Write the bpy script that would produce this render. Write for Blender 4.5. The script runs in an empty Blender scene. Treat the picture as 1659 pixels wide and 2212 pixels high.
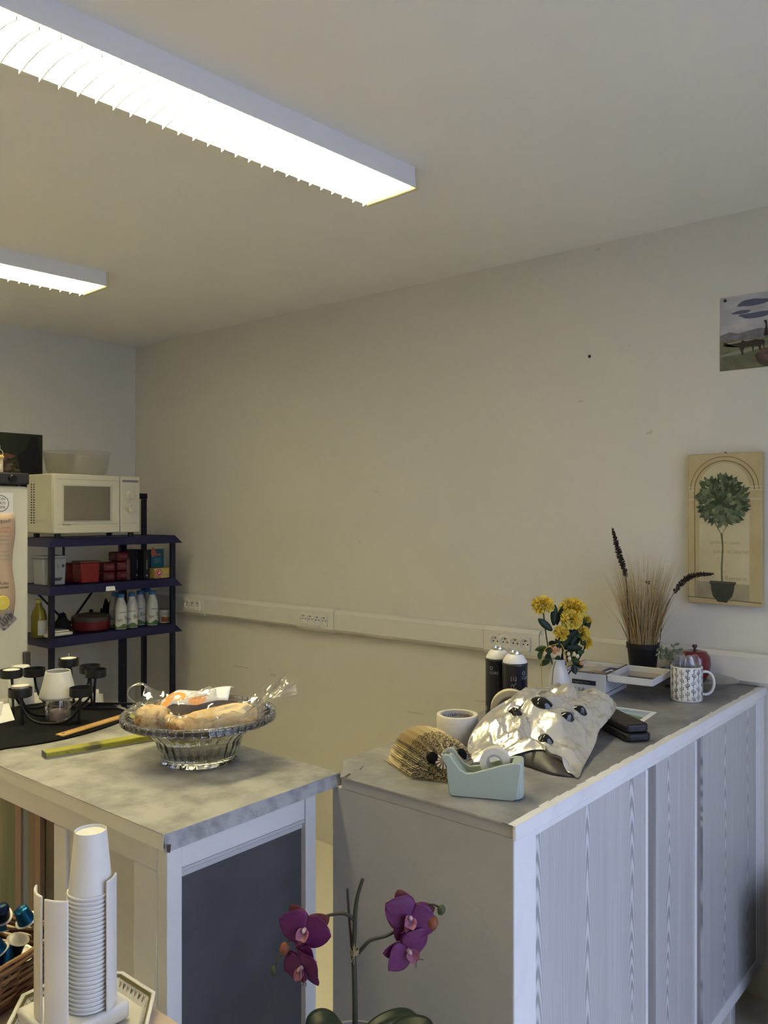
import bpy, math, random
from mathutils import Vector, Matrix, noise
random.seed(7)
S = bpy.context.scene
C = S.collection
PI = math.pi
R = math.radians

# ------------------------------------------------------------------ camera
EYE = 1.568
cam_d = bpy.data.cameras.new('camera')
cam = bpy.data.objects.new('camera', cam_d)
C.objects.link(cam)
cam.location = (0, 0, EYE)
cam.rotation_euler = (R(90), 0, R(-50))
cam_d.sensor_fit = 'VERTICAL'
cam_d.sensor_height = 36
cam_d.lens = 36 * 1790 / 2212
cam_d.clip_start = 0.02
S.camera = cam

# ------------------------------------------------------------------ world, daylight, exposure
TUBE_POWER = 20.0
SKY_POWER = 3.5
w = bpy.data.worlds.new('overcast_sky')
S.world = w
w.use_nodes = True
bg = w.node_tree.nodes['Background']
bg.inputs[0].default_value = (0.56, 0.66, 1.0, 1)
bg.inputs[1].default_value = SKY_POWER
S.view_settings.view_transform = 'Standard'
S.view_settings.look = 'None'
S.view_settings.gamma = 1
S.view_settings.use_curve_mapping = False
S.view_settings.exposure = 0.45

# room extents (metres; camera stands at the origin)
XW, YB, XL, YF, ZC = 2.83, 4.31, -2.7, -0.85, 2.55
WX0, WX1, WZ0, WZ1 = 0.1, 2.1, 0.10, 2.35       # shop window in the front wall
pl = bpy.data.lights.new('window_portal', 'AREA')
pl.shape = 'RECTANGLE'; pl.size = WX1 - WX0; pl.size_y = WZ1 - WZ0
pl.cycles.is_portal = True
po = bpy.data.objects.new('window_portal', pl)
C.objects.link(po)
po.location = ((WX0 + WX1) / 2, YF - 0.12, (WZ0 + WZ1) / 2)
po.rotation_euler = (R(90), 0, 0)

# ------------------------------------------------------------------ materials
MATS = {}
def mat(name, col, rough=0.55, metal=0.0, var=None, bump=None, emit=0.0, trans=0.0, ior=1.45,
        alpha=1.0, spec=0.5, coat=0.0, coord='Object', sheen=0.0, sss=0.0):
    """principled material; var=(scale,(r,g,b),lo,hi,stretch) mixes a second colour by noise;
    bump=(scale,strength)"""
    if name in MATS: return MATS[name]
    m = bpy.data.materials.new(name); m.use_nodes = True
    nt = m.node_tree; N = nt.nodes; L = nt.links
    b = N['Principled BSDF']
    b.inputs['Base Color'].default_value = (*col, 1)
    b.inputs['Roughness'].default_value = rough
    b.inputs['Metallic'].default_value = metal
    b.inputs['Specular IOR Level'].default_value = spec
    b.inputs['IOR'].default_value = ior
    b.inputs['Transmission Weight'].default_value = trans
    b.inputs['Alpha'].default_value = alpha
    b.inputs['Coat Weight'].default_value = coat
    b.inputs['Sheen Weight'].default_value = sheen
    if emit:
        b.inputs['Emission Color'].default_value = (*col, 1)
        b.inputs['Emission Strength'].default_value = emit
    if sss:
        b.inputs['Subsurface Weight'].default_value = sss
        b.inputs['Subsurface Radius'].default_value = (.01, .01, .01)
    if var or bump:
        tc = N.new('ShaderNodeTexCoord')
    if var:
        sc, c2, lo, hi = var[:4]
        st = var[4] if len(var) > 4 else (1, 1, 1)
        mp = N.new('ShaderNodeMapping'); mp.inputs['Scale'].default_value = st
        L.new(tc.outputs[coord], mp.inputs['Vector'])
        nz = N.new('ShaderNodeTexNoise'); nz.inputs['Scale'].default_value = sc
        nz.inputs['Detail'].default_value = 6; nz.inputs['Roughness'].default_value = .6
        L.new(mp.outputs[0], nz.inputs['Vector'])
        rp = N.new('ShaderNodeValToRGB')
        rp.color_ramp.elements[0].position = lo; rp.color_ramp.elements[0].color = (*col, 1)
        rp.color_ramp.elements[1].position = hi; rp.color_ramp.elements[1].color = (*c2, 1)
        L.new(nz.outputs['Fac'], rp.inputs[0]); L.new(rp.outputs[0], b.inputs['Base Color'])
    if bump:
        nb = N.new('ShaderNodeTexNoise'); nb.inputs['Scale'].default_value = bump[0]
        nb.inputs['Detail'].default_value = 4
        L.new(tc.outputs[coord], nb.inputs['Vector'])
        bp = N.new('ShaderNodeBump'); bp.inputs['Strength'].default_value = bump[1]
        bp.inputs['Distance'].default_value = .01
        L.new(nb.outputs['Fac'], bp.inputs['Height']); L.new(bp.outputs[0], b.inputs['Normal'])
    MATS[name] = m
    return m

def thin_clear(name, tint=(1, 1, 1), gloss=0.12, rough=0.05, edge=0.5, haze=0.0, hcol=(.8, .8, .8)):
    """thin clear sheet (pane, plastic film): see-through with fresnel gloss, optional milky haze"""
    if name in MATS: return MATS[name]
    m = bpy.data.materials.new(name); m.use_nodes = True
    nt = m.node_tree; N = nt.nodes; L = nt.links
    N.remove(N['Principled BSDF']); out = N['Material Output']
    t = N.new('ShaderNodeBsdfTransparent'); t.inputs[0].default_value = (*tint, 1)
    g = N.new('ShaderNodeBsdfGlossy'); g.inputs['Roughness'].default_value = rough
    lw = N.new('ShaderNodeLayerWeight'); lw.inputs[0].default_value = .35
    mr = N.new('ShaderNodeMapRange'); mr.inputs['To Min'].default_value = gloss; mr.inputs['To Max'].default_value = edge
    L.new(lw.outputs['Facing'], mr.inputs[0])
    mx = N.new('ShaderNodeMixShader'); L.new(mr.outputs[0], mx.inputs[0])
    L.new(t.outputs[0], mx.inputs[1]); L.new(g.outputs[0], mx.inputs[2])
    last = mx
    if haze:
        d = N.new('ShaderNodeBsdfDiffuse'); d.inputs[0].default_value = (*hcol, 1)
        tl = N.new('ShaderNodeBsdfTranslucent'); tl.inputs[0].default_value = (*hcol, 1)
        dm = N.new('ShaderNodeMixShader'); dm.inputs[0].default_value = .5
        L.new(d.outputs[0], dm.inputs[1]); L.new(tl.outputs[0], dm.inputs[2])
        m2 = N.new('ShaderNodeMixShader'); m2.inputs[0].default_value = haze
        L.new(mx.outputs[0], m2.inputs[1]); L.new(dm.outputs[0], m2.inputs[2]); last = m2
    L.new(last.outputs[0], out.inputs['Surface'])
    MATS[name] = m
    return m

# ------------------------------------------------------------------ mesh builder
class B:
    def __init__(s): s.v = []; s.f = []; s.m = []; s.T = None
    def add(s, vs, fs, mi=0):
        o = len(s.v)
        if s.T is not None: vs = [tuple(s.T @ Vector(p)) for p in vs]
        s.v += [tuple(p) for p in vs]; s.f += [tuple(o + i for i in q) for q in fs]; s.m += [mi] * len(fs)
        return s
    def box(s, x0, x1, y0, y1, z0, z1, mi=0):
        vs = [(x0, y0, z0), (x1, y0, z0), (x1, y1, z0), (x0, y1, z0), (x0, y0, z1), (x1, y0, z1), (x1, y1, z1), (x0, y1, z1)]
        return s.add(vs, [(0, 3, 2, 1), (4, 5, 6, 7), (0, 1, 5, 4), (1, 2, 6, 5), (2, 3, 7, 6), (3, 0, 4, 7)], mi)
    def lathe(s, prof, n=32, mi=0, c=(0, 0, 0), sx=1.0, sy=1.0, closed=False, rfun=None):
        vs = []; fs = []
        for (r, z) in prof:
            for k in range(n):
                a = 2 * PI * k / n
                rr = r * (rfun(a, r, z) if rfun else 1)
                vs.append((c[0] + rr * math.cos(a) * sx, c[1] + rr * math.sin(a) * sy, c[2] + z))
        m = len(prof)
        for i in range(m if closed else m - 1):
            j = (i + 1) % m
            for k in range(n):
                l = (k + 1) % n
                fs.append((i * n + k, i * n + l, j * n + l, j * n + k))
        if not closed:
            if prof[0][0] > 1e-6: fs.append(tuple(range(n))[::-1])
            if prof[-1][0] > 1e-6: fs.append(tuple((m - 1) * n + k for k in range(n)))
        return s.add(vs, fs, mi)
    def tube(s, pts, r, n=8, mi=0, cap=True, closed=False, flat=1.0):
        pts = [Vector(p) for p in pts]; m = len(pts)
        rs = r if isinstance(r, (list, tuple)) else [r] * m
        vs = []; fs = []; up = None
        for i, p in enumerate(pts):
            if closed: d = pts[(i + 1) % m] - pts[i - 1]
            else: d = pts[min(i + 1, m - 1)] - pts[max(i - 1, 0)]
            if d.length < 1e-9: d = Vector((0, 0, 1))
            d.normalize()
            if up is None:
                up = Vector((0, 0, 1)) if abs(d.z) < .9 else Vector((1, 0, 0))
            a = d.cross(up)
            if a.length < 1e-6: a = d.orthogonal()
            a.normalize(); b = a.cross(d).normalized(); up = b
            for k in range(n):
                t = 2 * PI * k / n
                vs.append(p + a * (math.cos(t) * rs[i]) + b * (math.sin(t) * rs[i] * flat))
        for i in range(m if closed else m - 1):
            j = (i + 1) % m
            for k in range(n):
                l = (k + 1) % n
                fs.append((i * n + k, i * n + l, j * n + l, j * n + k))
        if cap and not closed:
            fs.append(tuple(range(n))[::-1]); fs.append(tuple((m - 1) * n + k for k in range(n)))
        return s.add(vs, fs, mi)
    def prism(s, poly, a0, a1, axis='z', mi=0):
        n = len(poly)
        def P(p, h):
            if axis == 'z': return (p[0], p[1], h)
            if axis == 'y': return (p[0], h, p[1])
            return (h, p[0], p[1])
        vs = [P(p, a0) for p in poly] + [P(p, a1) for p in poly]
        fs = [tuple(range(n))[::-1], tuple(range(n, 2 * n))]
        fs += [(i, (i + 1) % n, n + (i + 1) % n, n + i) for i in range(n)]
        return s.add(vs, fs, mi)
    def grid(s, nu, nv, fn, mi=0, wrap=False):
        vs = [fn(i / (nu - (0 if wrap else 1)), j / (nv - 1)) for j in range(nv) for i in range(nu)]
        fs = []
        for j in range(nv - 1):
            for i in range(nu if wrap else nu - 1):
                k = (i + 1) % nu
                fs.append((j * nu + i, j * nu + k, (j + 1) * nu + k, (j + 1) * nu + i))
        return s.add(vs, fs, mi)
    def poly(s, pts, mi=0): return s.add(pts, [tuple(range(len(pts)))], mi)
    def build(s, name, mats, parent=None, smooth=None, bevel=0, sub=0, solid=0, loc=None, seg=2):
        me = bpy.data.meshes.new(name)
        me.from_pydata(s.v, [], s.f)
        if not isinstance(mats, (list, tuple)): mats = [mats]
        for m in mats: me.materials.append(m)
        me.polygons.foreach_set('material_index', s.m)
        me.update()
        import bmesh
        bm = bmesh.new(); bm.from_mesh(me); bmesh.ops.recalc_face_normals(bm, faces=bm.faces[:]); bm.to_mesh(me); bm.free()
        if smooth:
            me.polygons.foreach_set('use_smooth', [True] * len(me.polygons))
            if smooth is not True: me.set_sharp_from_angle(angle=R(smooth))
        o = bpy.data.objects.new(name, me); C.objects.link(o)
        if parent: o.parent = parent
        if loc: o.location = loc
        if solid:
            q = o.modifiers.new('solid', 'SOLIDIFY'); q.thickness = solid; q.offset = 0
        if bevel:
            q = o.modifiers.new('bevel', 'BEVEL'); q.width = bevel; q.segments = seg; q.limit_method = 'ANGLE'; q.angle_limit = R(35)
            if not smooth:
                me.polygons.foreach_set('use_smooth', [True] * len(me.polygons)); me.set_sharp_from_angle(angle=R(32))
        if sub:
            q = o.modifiers.new('sub', 'SUBSURF'); q.levels = sub; q.render_levels = sub
        return o

def tag(o, label, cat=None, group=None, kind=None):
    o['label'] = label
    if cat: o['category'] = cat
    if group: o['group'] = group
    if kind: o['kind'] = kind
    return o
def thing(name, label, cat, loc=(0, 0, 0), rotz=0, group=None):
    o = bpy.data.objects.new(name, None); C.objects.link(o)
    o.empty_display_size = .05
    o.location = loc; o.rotation_euler = (0, 0, rotz)
    return tag(o, label, cat, group)
def struct(o): o['kind'] = 'structure'; return o
def stuff(o): o['kind'] = 'stuff'; return o
def copy_tree(o, parent=None):
    c = o.copy(); C.objects.link(c)
    if parent: c.parent = parent
    for ch in [x for x in o.children]: copy_tree(ch, c)
    return c

FONT = {}
def text_geo(txt, size, align='LEFT'):
    """flat lettering as verts and faces in the XY plane"""
    k = (txt, size, align)
    if k in FONT: return FONT[k]
    cu = bpy.data.curves.new('lettering', 'FONT'); cu.body = txt; cu.size = size; cu.align_x = align
    cu.resolution_u = 2
    o = bpy.data.objects.new('lettering', cu); C.objects.link(o)
    dg = bpy.context.evaluated_depsgraph_get()
    me = bpy.data.meshes.new_from_object(o.evaluated_get(dg))
    g = ([tuple(v.co) for v in me.vertices], [tuple(p.vertices) for p in me.polygons])
    bpy.data.objects.remove(o); bpy.data.curves.remove(cu); bpy.data.meshes.remove(me)
    FONT[k] = g
    return g
def put_text(b, txt, size, fn, mi=0, align='LEFT'):
    v, f = text_geo(txt, size, align)
    b.add([fn(p[0], p[1]) for p in v], f, mi)

def smoothstep(t): t = max(0, min(1, t)); return t * t * (3 - 2 * t)
def catmull(P, n, closed=False):
    P = [Vector(p) for p in P]; m = len(P); out = []
    segs = m if closed else m - 1
    for i in range(segs):
        g = (lambda k: P[k % m]) if closed else (lambda k: P[max(0, min(m - 1, k))])
        a, b, c, d = g(i - 1), g(i), g(i + 1), g(i + 2)
        for j in range(n):
            t = j / n
            out.append(.5 * ((2 * b) + (c - a) * t + (2 * a - 5 * b + 4 * c - d) * t * t + (3 * b - a - 3 * c + d) * t ** 3))
    if not closed: out.append(P[-1])
    return out

# ------------------------------------------------------------------ shared materials
white_paint = mat('white_gloss_paint', (.72, .72, .72), .45, var=(6, (.62, .62, .62), .5, .75), bump=(60, .08))
wall_m = mat('cream_wall_paint', (.69, .665, .59), .75, var=(1.6, (.65, .625, .55), .45, .8), bump=(120, .05))
ceil_m = mat('ceiling_paint', (.85, .835, .80), .8, var=(1.2, (.82, .805, .77), .4, .8), bump=(90, .04))
black_plastic = mat('black_plastic', (.012, .012, .014), .38)
black_metal = mat('black_metal', (.012, .012, .012), .45, metal=.2)
white_plastic = mat('white_plastic', (.74, .73, .70), .35)
cream_plastic = mat('cream_plastic', (.68, .66, .56), .4)
chrome = mat('bright_metal', (.8, .8, .8), .18, metal=1)
paper = mat('white_paper', (.8, .8, .79), .7)
black_ink = mat('black_ink', (.02, .02, .02), .6)
grey_ink = mat('grey_ink', (.22, .22, .22), .6)
clear_film = thin_clear('clear_plastic_film', (.97, .97, .97), .10, .09, .55, .06)
pane_m = thin_clear('window_pane', (.97, .98, .98), .04, .01, .4)
# ================================================================== ROOM SHELL
floor_m = mat('cream_speckled_floor', (.74, .70, .59), .4, var=(70, (.20, .18, .14), .66, .78))
b = B(); b.box(XL - .2, XW + .15, YF - .15, YB + .15, -.1, 0)
struct(b.build('floor', floor_m))
b = B(); b.box(XL - .2, XW + .15, YF - .15, YB + .15, ZC, ZC + .12)
struct(b.build('ceiling', ceil_m))
b = B(); b.box(XW, XW + .15, YF - .15, YB + .15, 0, ZC)
struct(b.build('wall_right', wall_m))
b = B(); b.box(XL - .2, XW, YB, YB + .15, 0, ZC)
struct(b.build('wall_back', wall_m))
b = B(); b.box(XL - .2, XL, YF - .15, YB, 0, ZC)
struct(b.build('wall_left', wall_m))
b = B()
b.box(XL, WX0, YF - .15, YF, 0, ZC); b.box(WX1, XW, YF - .15, YF, 0, ZC)
b.box(WX0, WX1, YF - .15, YF, 0, WZ0); b.box(WX0, WX1, YF - .15, YF, WZ1, ZC)
struct(b.build('wall_front', wall_m))
# shop window: frame, mullions, panes
win = bpy.data.objects.new('window_1', None); C.objects.link(win); struct(win)
win.location = (WX0, YF - .08, WZ0)
Wd, Ht = WX1 - WX0, WZ1 - WZ0
b = B()
b.box(0, Wd, -.03, .03, 0, .05); b.box(0, Wd, -.03, .03, Ht - .05, Ht)
for x in (0, Wd / 3 - .025, 2 * Wd / 3 - .025, Wd - .05): b.box(x, x + .05, -.03, .03, .05, Ht - .05)
b.build('window_frame', mat('aluminium_frame', (.6, .6, .6), .4, metal=.6), win)
for i in range(3):
    b = B(); b.box(i * Wd / 3 + .03, (i + 1) * Wd / 3 - .03, -.003, .003, .05, Ht - .05)
    b.build('pane', pane_m, win)
b = B(); b.box(-14, 14, -16, YF - .15, -.12, -.02)
struct(b.build('floor_pavement', mat('pavement', (.55, .54, .52), .8, var=(20, (.45, .44, .43), .4, .7))))

# small black wall plugs / screws and scuffs on the long wall
b = B(); b.lathe([(.0, -.004), (.005, -.004), (.006, 0), (.0, 0)], 10)
o = b.build('wall_plug', black_plastic, smooth=40); o.location = (XW - .002, 1.384, 2.142); o.rotation_euler = (0, R(-90), 0)
tag(o, 'small black screw plug left in the bare cream wall', 'wall plug')
scuff_m = mat('wall_scuff', (.26, .22, .16), .8)
b = B()
rs = random.Random(3)
def scuff(y, z, l, h, a=0):
    b.poly([(XW - .0008, y - l / 2, z - h / 2 - a), (XW - .0008, y + l / 2, z - h / 2 + a), (XW - .0008, y + l / 2 * .8, z + h / 2 + a), (XW - .0008, y - l / 2 * .9, z + h / 2 - a)])
for (y, z, l, h) in ((2.42, 1.66, .012, .006), (2.12, 1.65, .008, .005), (1.42, 1.98, .02, .006), (1.16, 1.845, .02, .008), (1.15, 1.85, .008, .012),
                     (1.35, 2.53, .02, .006), (3.35, .76, .14, .006), (3.1, .75, .05, .012), (1.86, .80, .06, .006), (2.2, .70, .10, .005), (2.52, 1.43, .01, .008), (.96, 1.62, .008, .006)):
    scuff(y, z, l, h, rs.uniform(-.002, .002))
for _ in range(16): scuff(rs.uniform(1.0, 3.6), rs.uniform(1.2, 2.4), rs.uniform(.003, .007), rs.uniform(.003, .006))
o = b.build('wall_scuffs', mat('wall_scuff_light', (.56, .525, .45), .8)); tag(o, 'faint brown scuffs and nicks scattered on the cream wall', 'scuffs', kind='stuff')

# ------------------------------------------------------------------ ceiling lights
house_m = mat('light_housing', (.84, .84, .84), .45)
glow_m = mat('lit_diffuser', (1.0, .89, .54), .5, emit=TUBE_POWER)
slat_m = mat('white_louvre', (.85, .84, .80), .4)
cap_m = mat('yellowed_cap', (.66, .60, .38), .5)
def ceiling_light(label):
    Lh = .765
    t = thing('ceiling_light', label, 'ceiling light', group='fluorescent ceiling lights')
    b = B()
    prof = [(-.093, 0), (.093, 0), (.099, -.060), (.0955, -.060), (.0895, -.006), (-.0895, -.006), (-.0955, -.060), (-.099, -.060)]
    b.prism(prof, -Lh, Lh, 'x'); b.build('housing', house_m, t)
    for sgn in (-1, 1):
        b = B(); b.prism([(-.094, 0), (.094, 0), (.101, -.063), (-.101, -.063)], sgn * Lh, sgn * (Lh + .012), 'x')
        b.build('end_cap', cap_m, t, bevel=.003)
    b = B(); b.box(-Lh + .004, Lh - .004, -.0890, .0890, -.015, -.009); b.build('diffuser', glow_m, t)
    b = B()
    # one cross blade with a dished lower edge
    P = [(-.0895, -.020), (-.0945, -.071), (-.05, -.0615), (0, -.058), (.05, -.0615), (.0945, -.071), (.0895, -.020)]
    b.prism(P, -.0012, .0012, 'x')
    first = b.build('louvre_slat', slat_m, t); n = 36
    first.location.x = -Lh + .02
    for i in range(1, n):
        c = first.copy(); C.objects.link(c); c.location.x = -Lh + .02 + i * (2 * Lh - .04) / (n - 1)
    return t
L1 = ceiling_light('long white fluorescent ceiling light, its louvre glaring, over the bread bowl')
L1.location = (1.105, 1.583, ZC); L1.rotation_euler.z = R(-3)
L2 = copy_tree(L1); L2['label'] = 'fluorescent ceiling light near the back wall above the fridge'
L2.location = (1.105, 3.18, ZC)
L3 = copy_tree(L1); L3['label'] = 'fluorescent ceiling light in line with the one over the bowl, beside the left wall'
L3.location = (-1.4, 1.535, ZC)
L4 = copy_tree(L1); L4['label'] = 'fluorescent ceiling light in the corner of left wall and back wall'
L4.location = (-1.4, 3.13, ZC)

# ------------------------------------------------------------------ cable trunking with sockets
tr_m = mat('trunking_pvc', (.68, .66, .60), .4)
TZ0, TZ1, TX = 1.0118, 1.114, 2.782
tr = thing('cable_trunking', 'cream plastic cable trunking with sockets along the long wall', 'trunking', (XW, .2, TZ0))
def trprof(d, e):   # (x offset from wall, z) chamfered profile
    return [(-.0005, -e), (-d + .010, -e), (-d, .012 - e * .3), (-d, .102 - .012 + e * .3), (-d + .010, .102 + e), (-.0005, .102 + e)]
def ext(b, prof, y0, y1, mi=0):
    n = len(prof)
    vs = [(p[0], y0, p[1]) for p in prof] + [(p[0], y1, p[1]) for p in prof]
    b.add(vs, [tuple(range(n))[::-1], tuple(range(n, 2 * n))] + [(i, (i + 1) % n, n + (i + 1) % n, n + i) for i in range(n)], mi)
b = B(); ext(b, trprof(.044, 0), 0, 4.1); b.build('channel', tr_m, tr)
blocks = [(3.594, 3.777, 3), (2.638, 2.883, 4), (1.566, 1.815, 4)]
segs = [(.2, 1.564), (1.817, 2.636), (2.885, 3.592), (3.779, 4.3)]
for (y0, y1) in segs:
    b = B(); ext(b, [(-.045, .010), (-.049, .014), (-.049, .088), (-.045, .092)], y0 - .2, y1 - .2); b.build('cover', tr_m, tr)
sock = None
plate_m = mat('socket_plate', (.72, .71, .66), .3)
hole_m = mat('socket_hole', (.015, .013, .012), .6)
brass = mat('brass_pin', (.25, .18, .08), .35, metal=1)
for (y0, y1, n) in blocks:
    b = B(); ext(b, trprof(.052, .004), y0 - .2, y1 - .2)
    cy = (y0 + y1) / 2 - .2; pw = .022 * 2 * n * .5 + .012
    pw = n * .0225 + .006
    blk = b.build('socket_block', [tr_m, plate_m], tr, bevel=.002)
    for i in range(n):
        yy = cy + (i - (n - 1) / 2) * .045
        if sock is None:
            b = B(); n_s = 32
            # 45 mm module: face plate with a round recess, two holes and the earth pin (local z = towards room)
            ci = [(.0195 * math.cos(2 * PI * k / n_s), .0195 * math.sin(2 * PI * k / n_s)) for k in range(n_s)]
            sqp = []
            for (x, y) in ci:
                m_ = max(abs(x) / .0272, abs(y) / .0223); sqp.append((x / m_, y / m_))
            vs = [(x, y, .0) for x, y in sqp] + [(x, y, .009) for x, y in sqp] + [(x, y, .009) for x, y in ci] + [(x * .96, y * .96, .0012) for x, y in ci]
            fs = []
            for j_ in range(3):
                for k in range(n_s): fs.append((j_ * n_s + k, j_ * n_s + (k + 1) % n_s, (j_ + 1) * n_s + (k + 1) % n_s, (j_ + 1) * n_s + k))
            fs.append(tuple(range(3 * n_s, 4 * n_s))); b.add(vs, fs, 0)
            for (x, y) in ((.002, -.0095), (.002, .0095)): b.lathe([(.0033, .0013), (.0033, .0018), (0, .0018)], 8, 1, (x, y, 0))
            b.lathe([(.0026, .0013), (.0026, .008), (.0018, .009), (0, .009)], 8, 2, (-.0115, 0, 0))
            sock = b.build('socket', [plate_m, hole_m, brass], blk, smooth=35); s_ = sock
        else:
            s_ = sock.copy(); C.objects.link(s_); s_.parent = blk
        s_.matrix_local = Matrix.Translation((-.0518, yy, .051)) @ Matrix.Rotation(R(-90), 4, 'Y') @ Matrix.Rotation(R(180), 4, 'Z')

# ================================================================== FRIDGE, HOTPLATE, BACK WALL POSTER
fr = thing('fridge', 'tall cream white fridge with flyer and magnets on its door', 'fridge', (1.368, 3.3, 0))
fr_m = mat('fridge_enamel', (.66, .65, .55), .35)
b = B(); b.box(-.298, .298, .045, .6, .03, 1.672); b.build('body', fr_m, fr, bevel=.008)
b = B(); b.box(-.298, .298, 0, .04, .62, 1.672); b.build('door', fr_m, fr, bevel=.01)
b = B(); b.box(-.298, .298, 0, .04, .05, .61); b.build('freezer_door', fr_m, fr, bevel=.01)
b = B(); b.box(.27, .297, -.022, -.001, .78, 1.0); b.build('handle', mat('dark_handle', (.05, .05, .045), .4), fr, bevel=.005)
b = B()
for x in (-.25, .25):
    b.lathe([(.02, 0), (.02, .03), (0, .03)], 10, 0, (x, .1, 0)); b.lathe([(.02, 0), (.02, .03), (0, .03)], 10, 0, (x, .5, 0))
b.build('feet', black_plastic, fr)
# flyer
fl = thing('flyer', 'paper flyer with round logo and brown lower half on fridge door', 'flyer', (1.44, 3.2975, 1.15))
kraft = mat('kraft_print', (.50, .37, .27), .75, var=(5, (.56, .43, .33), .4, .7))
red_ink = mat('red_ink', (.5, .08, .06), .6)
b = B(); b.box(-.16, .160, -.0006, .0006, .41, .495); b.build('upper_sheet', paper, fl)
b = B()
b.grid(10, 16, lambda u, v: (-.16 + u * (.322 + .006 * math.sin(v * 9)), -.001 - .004 * (u ** 4) * math.sin(v * 6) ** 2, .0 + v * .412))
b.build('lower_sheet', kraft, fl, smooth=True, solid=.0006)
b = B()
for k in range(40):
    a, a2 = 2 * PI * k / 40, 2 * PI * (k + 1) / 40
    for (r0, r1) in ((.030, .0325),):
        b.poly([(.11 + r0 * math.cos(a), -.0012, .452 + r0 * math.sin(a)), (.11 + r1 * math.cos(a), -.0012, .452 + r1 * math.sin(a)),
                (.11 + r1 * math.cos(a2), -.0012, .452 + r1 * math.sin(a2)), (.11 + r0 * math.cos(a2), -.0012, .452 + r0 * math.sin(a2))])
put_text(b, 'BON', .016, lambda x, y: (.11 + x, -.0012, .465 + y), align='CENTER')
put_text(b, 'MATI', .016, lambda x, y: (.11 + x, -.0012, .448 + y), align='CENTER')
put_text(b, 'SUPR', .016, lambda x, y: (.11 + x, -.0012, .431 + y), align='CENTER')
b.build('logo_print', black_ink, fl)
b = B()
put_text(b, "C'est quoi?", .022, lambda x, y: (.148 + x, -.0058, .375 + y), 0, 'RIGHT')
put_text(b, 'Un groupe,', .013, lambda x, y: (.148 + x, -.0058, .352 + y), 1, 'RIGHT')
put_text(b, 'un lieu, a', .013, lambda x, y: (.148 + x, -.0058, .336 + y), 1, 'RIGHT')
for i, tx in enumerate(('pour faire autre', 'chose ensemble', 'et se retrouver', '', 'tous les jours', 'du mardi', 'au samedi')):
    if tx: put_text(b, tx, .010, lambda x, y: (.143 + x, -.0058, .319 - i * .0155 + y), 2, 'RIGHT')
put_text(b, 'Rules', .018, lambda x, y: (.14 + x, -.0058, .128 + y), 0, 'RIGHT')
put_text(b, 'communes', .018, lambda x, y: (.14 + x, -.0058, .112 + y), 0, 'RIGHT')
stuff(b.build('text_print', [black_ink, red_ink, grey_ink], fl))
b = B(); b.lathe([(0, 0), (.027, 0), (.029, .003), (.027, .006), (0, .006)], 28)
yel = mat('yellow_magnet_plastic', (.72, .60, .10), .4)
o = b.build('round_magnet', yel, smooth=40); o.location = (1.553, 3.2905, 1.205); o.rotation_euler = (R(90), 0, 0)
tag(o, 'round yellow magnet holding the flyer on the fridge', 'magnet')
b = B(); put_text(b, 'M', .022, lambda x, y: (x, y - .008, .0064), align='CENTER'); b.build('letter', mat('pale_yellow_ink', (.8, .74, .4), .5), o)
mg = thing('photo_magnet', 'square grey photo magnet tilted below the yellow magnet', 'magnet', (1.572, 3.2965, 1.135))
mg.rotation_euler = (0, R(-38), 0)
b = B(); b.box(-.034, .034, -.003, .003, -.026, .026); b.build('tile', mat('grey_photo', (.32, .31, .31), .4, var=(60, (.08, .07, .07), .45, .6)), mg, bevel=.001)
b = B()
for i in range(5): b.box(-.026 + i * .011, -.020 + i * .011, -.0038, -.0031, -.012 + .004 * (i % 2), .010 + .004 * (i % 3))
b.build('print', mat('dark_print', (.09, .075, .07), .5), mg)
# hotplate on fridge
hp = thing('hotplate', 'flat black electric hotplate lying on top of fridge', 'hotplate', (1.40, 3.30, 1.672))
b = B(); b.box(-.26, .268, -.005, .30, .008, .055); b.build('case', mat('dark_enamel', (.03, .03, .032), .4), hp, bevel=.006)
for x in (-.05, .13, .195):
    b = B(); b.lathe([(.017, 0), (.015, .012), (.013, .014), (0, .014)], 18); o = b.build('knob', mat('knob_black', (.008, .008, .008), .3), hp, smooth=40)
    o.location = (x, -.005, .032); o.rotation_euler = (R(90), 0, 0)
for x in (-.13, .13):
    b = B(); b.lathe([(.08, 0), (.08, .008), (.075, .012), (0, .012)], 28); b.build('burner', mat('cast_iron', (.02, .02, .02), .6), hp, smooth=40, loc=(x, .15, .055))
b = B()
for x in (-.23, .24):
    for y in (.03, .27): b.lathe([(.012, 0), (.012, .009), (0, .009)], 8, 0, (x, y, 0))
b.build('feet', black_plastic, hp)
# small carton with bulldog clip on the hotplate front
ct = thing('snack_carton', 'small beige carton with yellow top closed by wire clips', 'carton', (1.547, 3.335, 1.7275))
b = B(); b.box(-.045, .022, -.02, .03, 0, .058); b.build('carton_body', mat('beige_card', (.58, .47, .30), .7), ct, bevel=.002)
b = B(); b.prism([(-.05, .0585), (.026, .0585), (.020, .070), (-.044, .070)], -.024, .034, 'y'); b.build('carton_top', mat('yellow_card', (.72, .53, .14), .6), ct, bevel=.002)
b = B(); b.box(-.012, .012, -.0212, -.0205, .012, .032); b.build('sticker', paper, ct)
b = B(); put_text(b, 'BIO', .009, lambda x, y: (x, -.0216, .016 + y), align='CENTER'); b.build('sticker_print', mat('blue_ink', (.03, .05, .3), .5), ct)
for x, a in ((-.02, .3), (.012, -.2)):
    b = B()
    pts = [(x - .014, 0, .0705), (x - .012, 0, .085), (x - .006, 0, .094), (x - .004, 0, .108), (x, 0, .112), (x + .006, 0, .108), (x + .006, 0, .094), (x + .016, 0, .086), (x + .018, 0, .0705)]
    b.tube(catmull(pts, 4), .0013, 6); b.build('wire_clip', chrome, ct, smooth=True)
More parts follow.
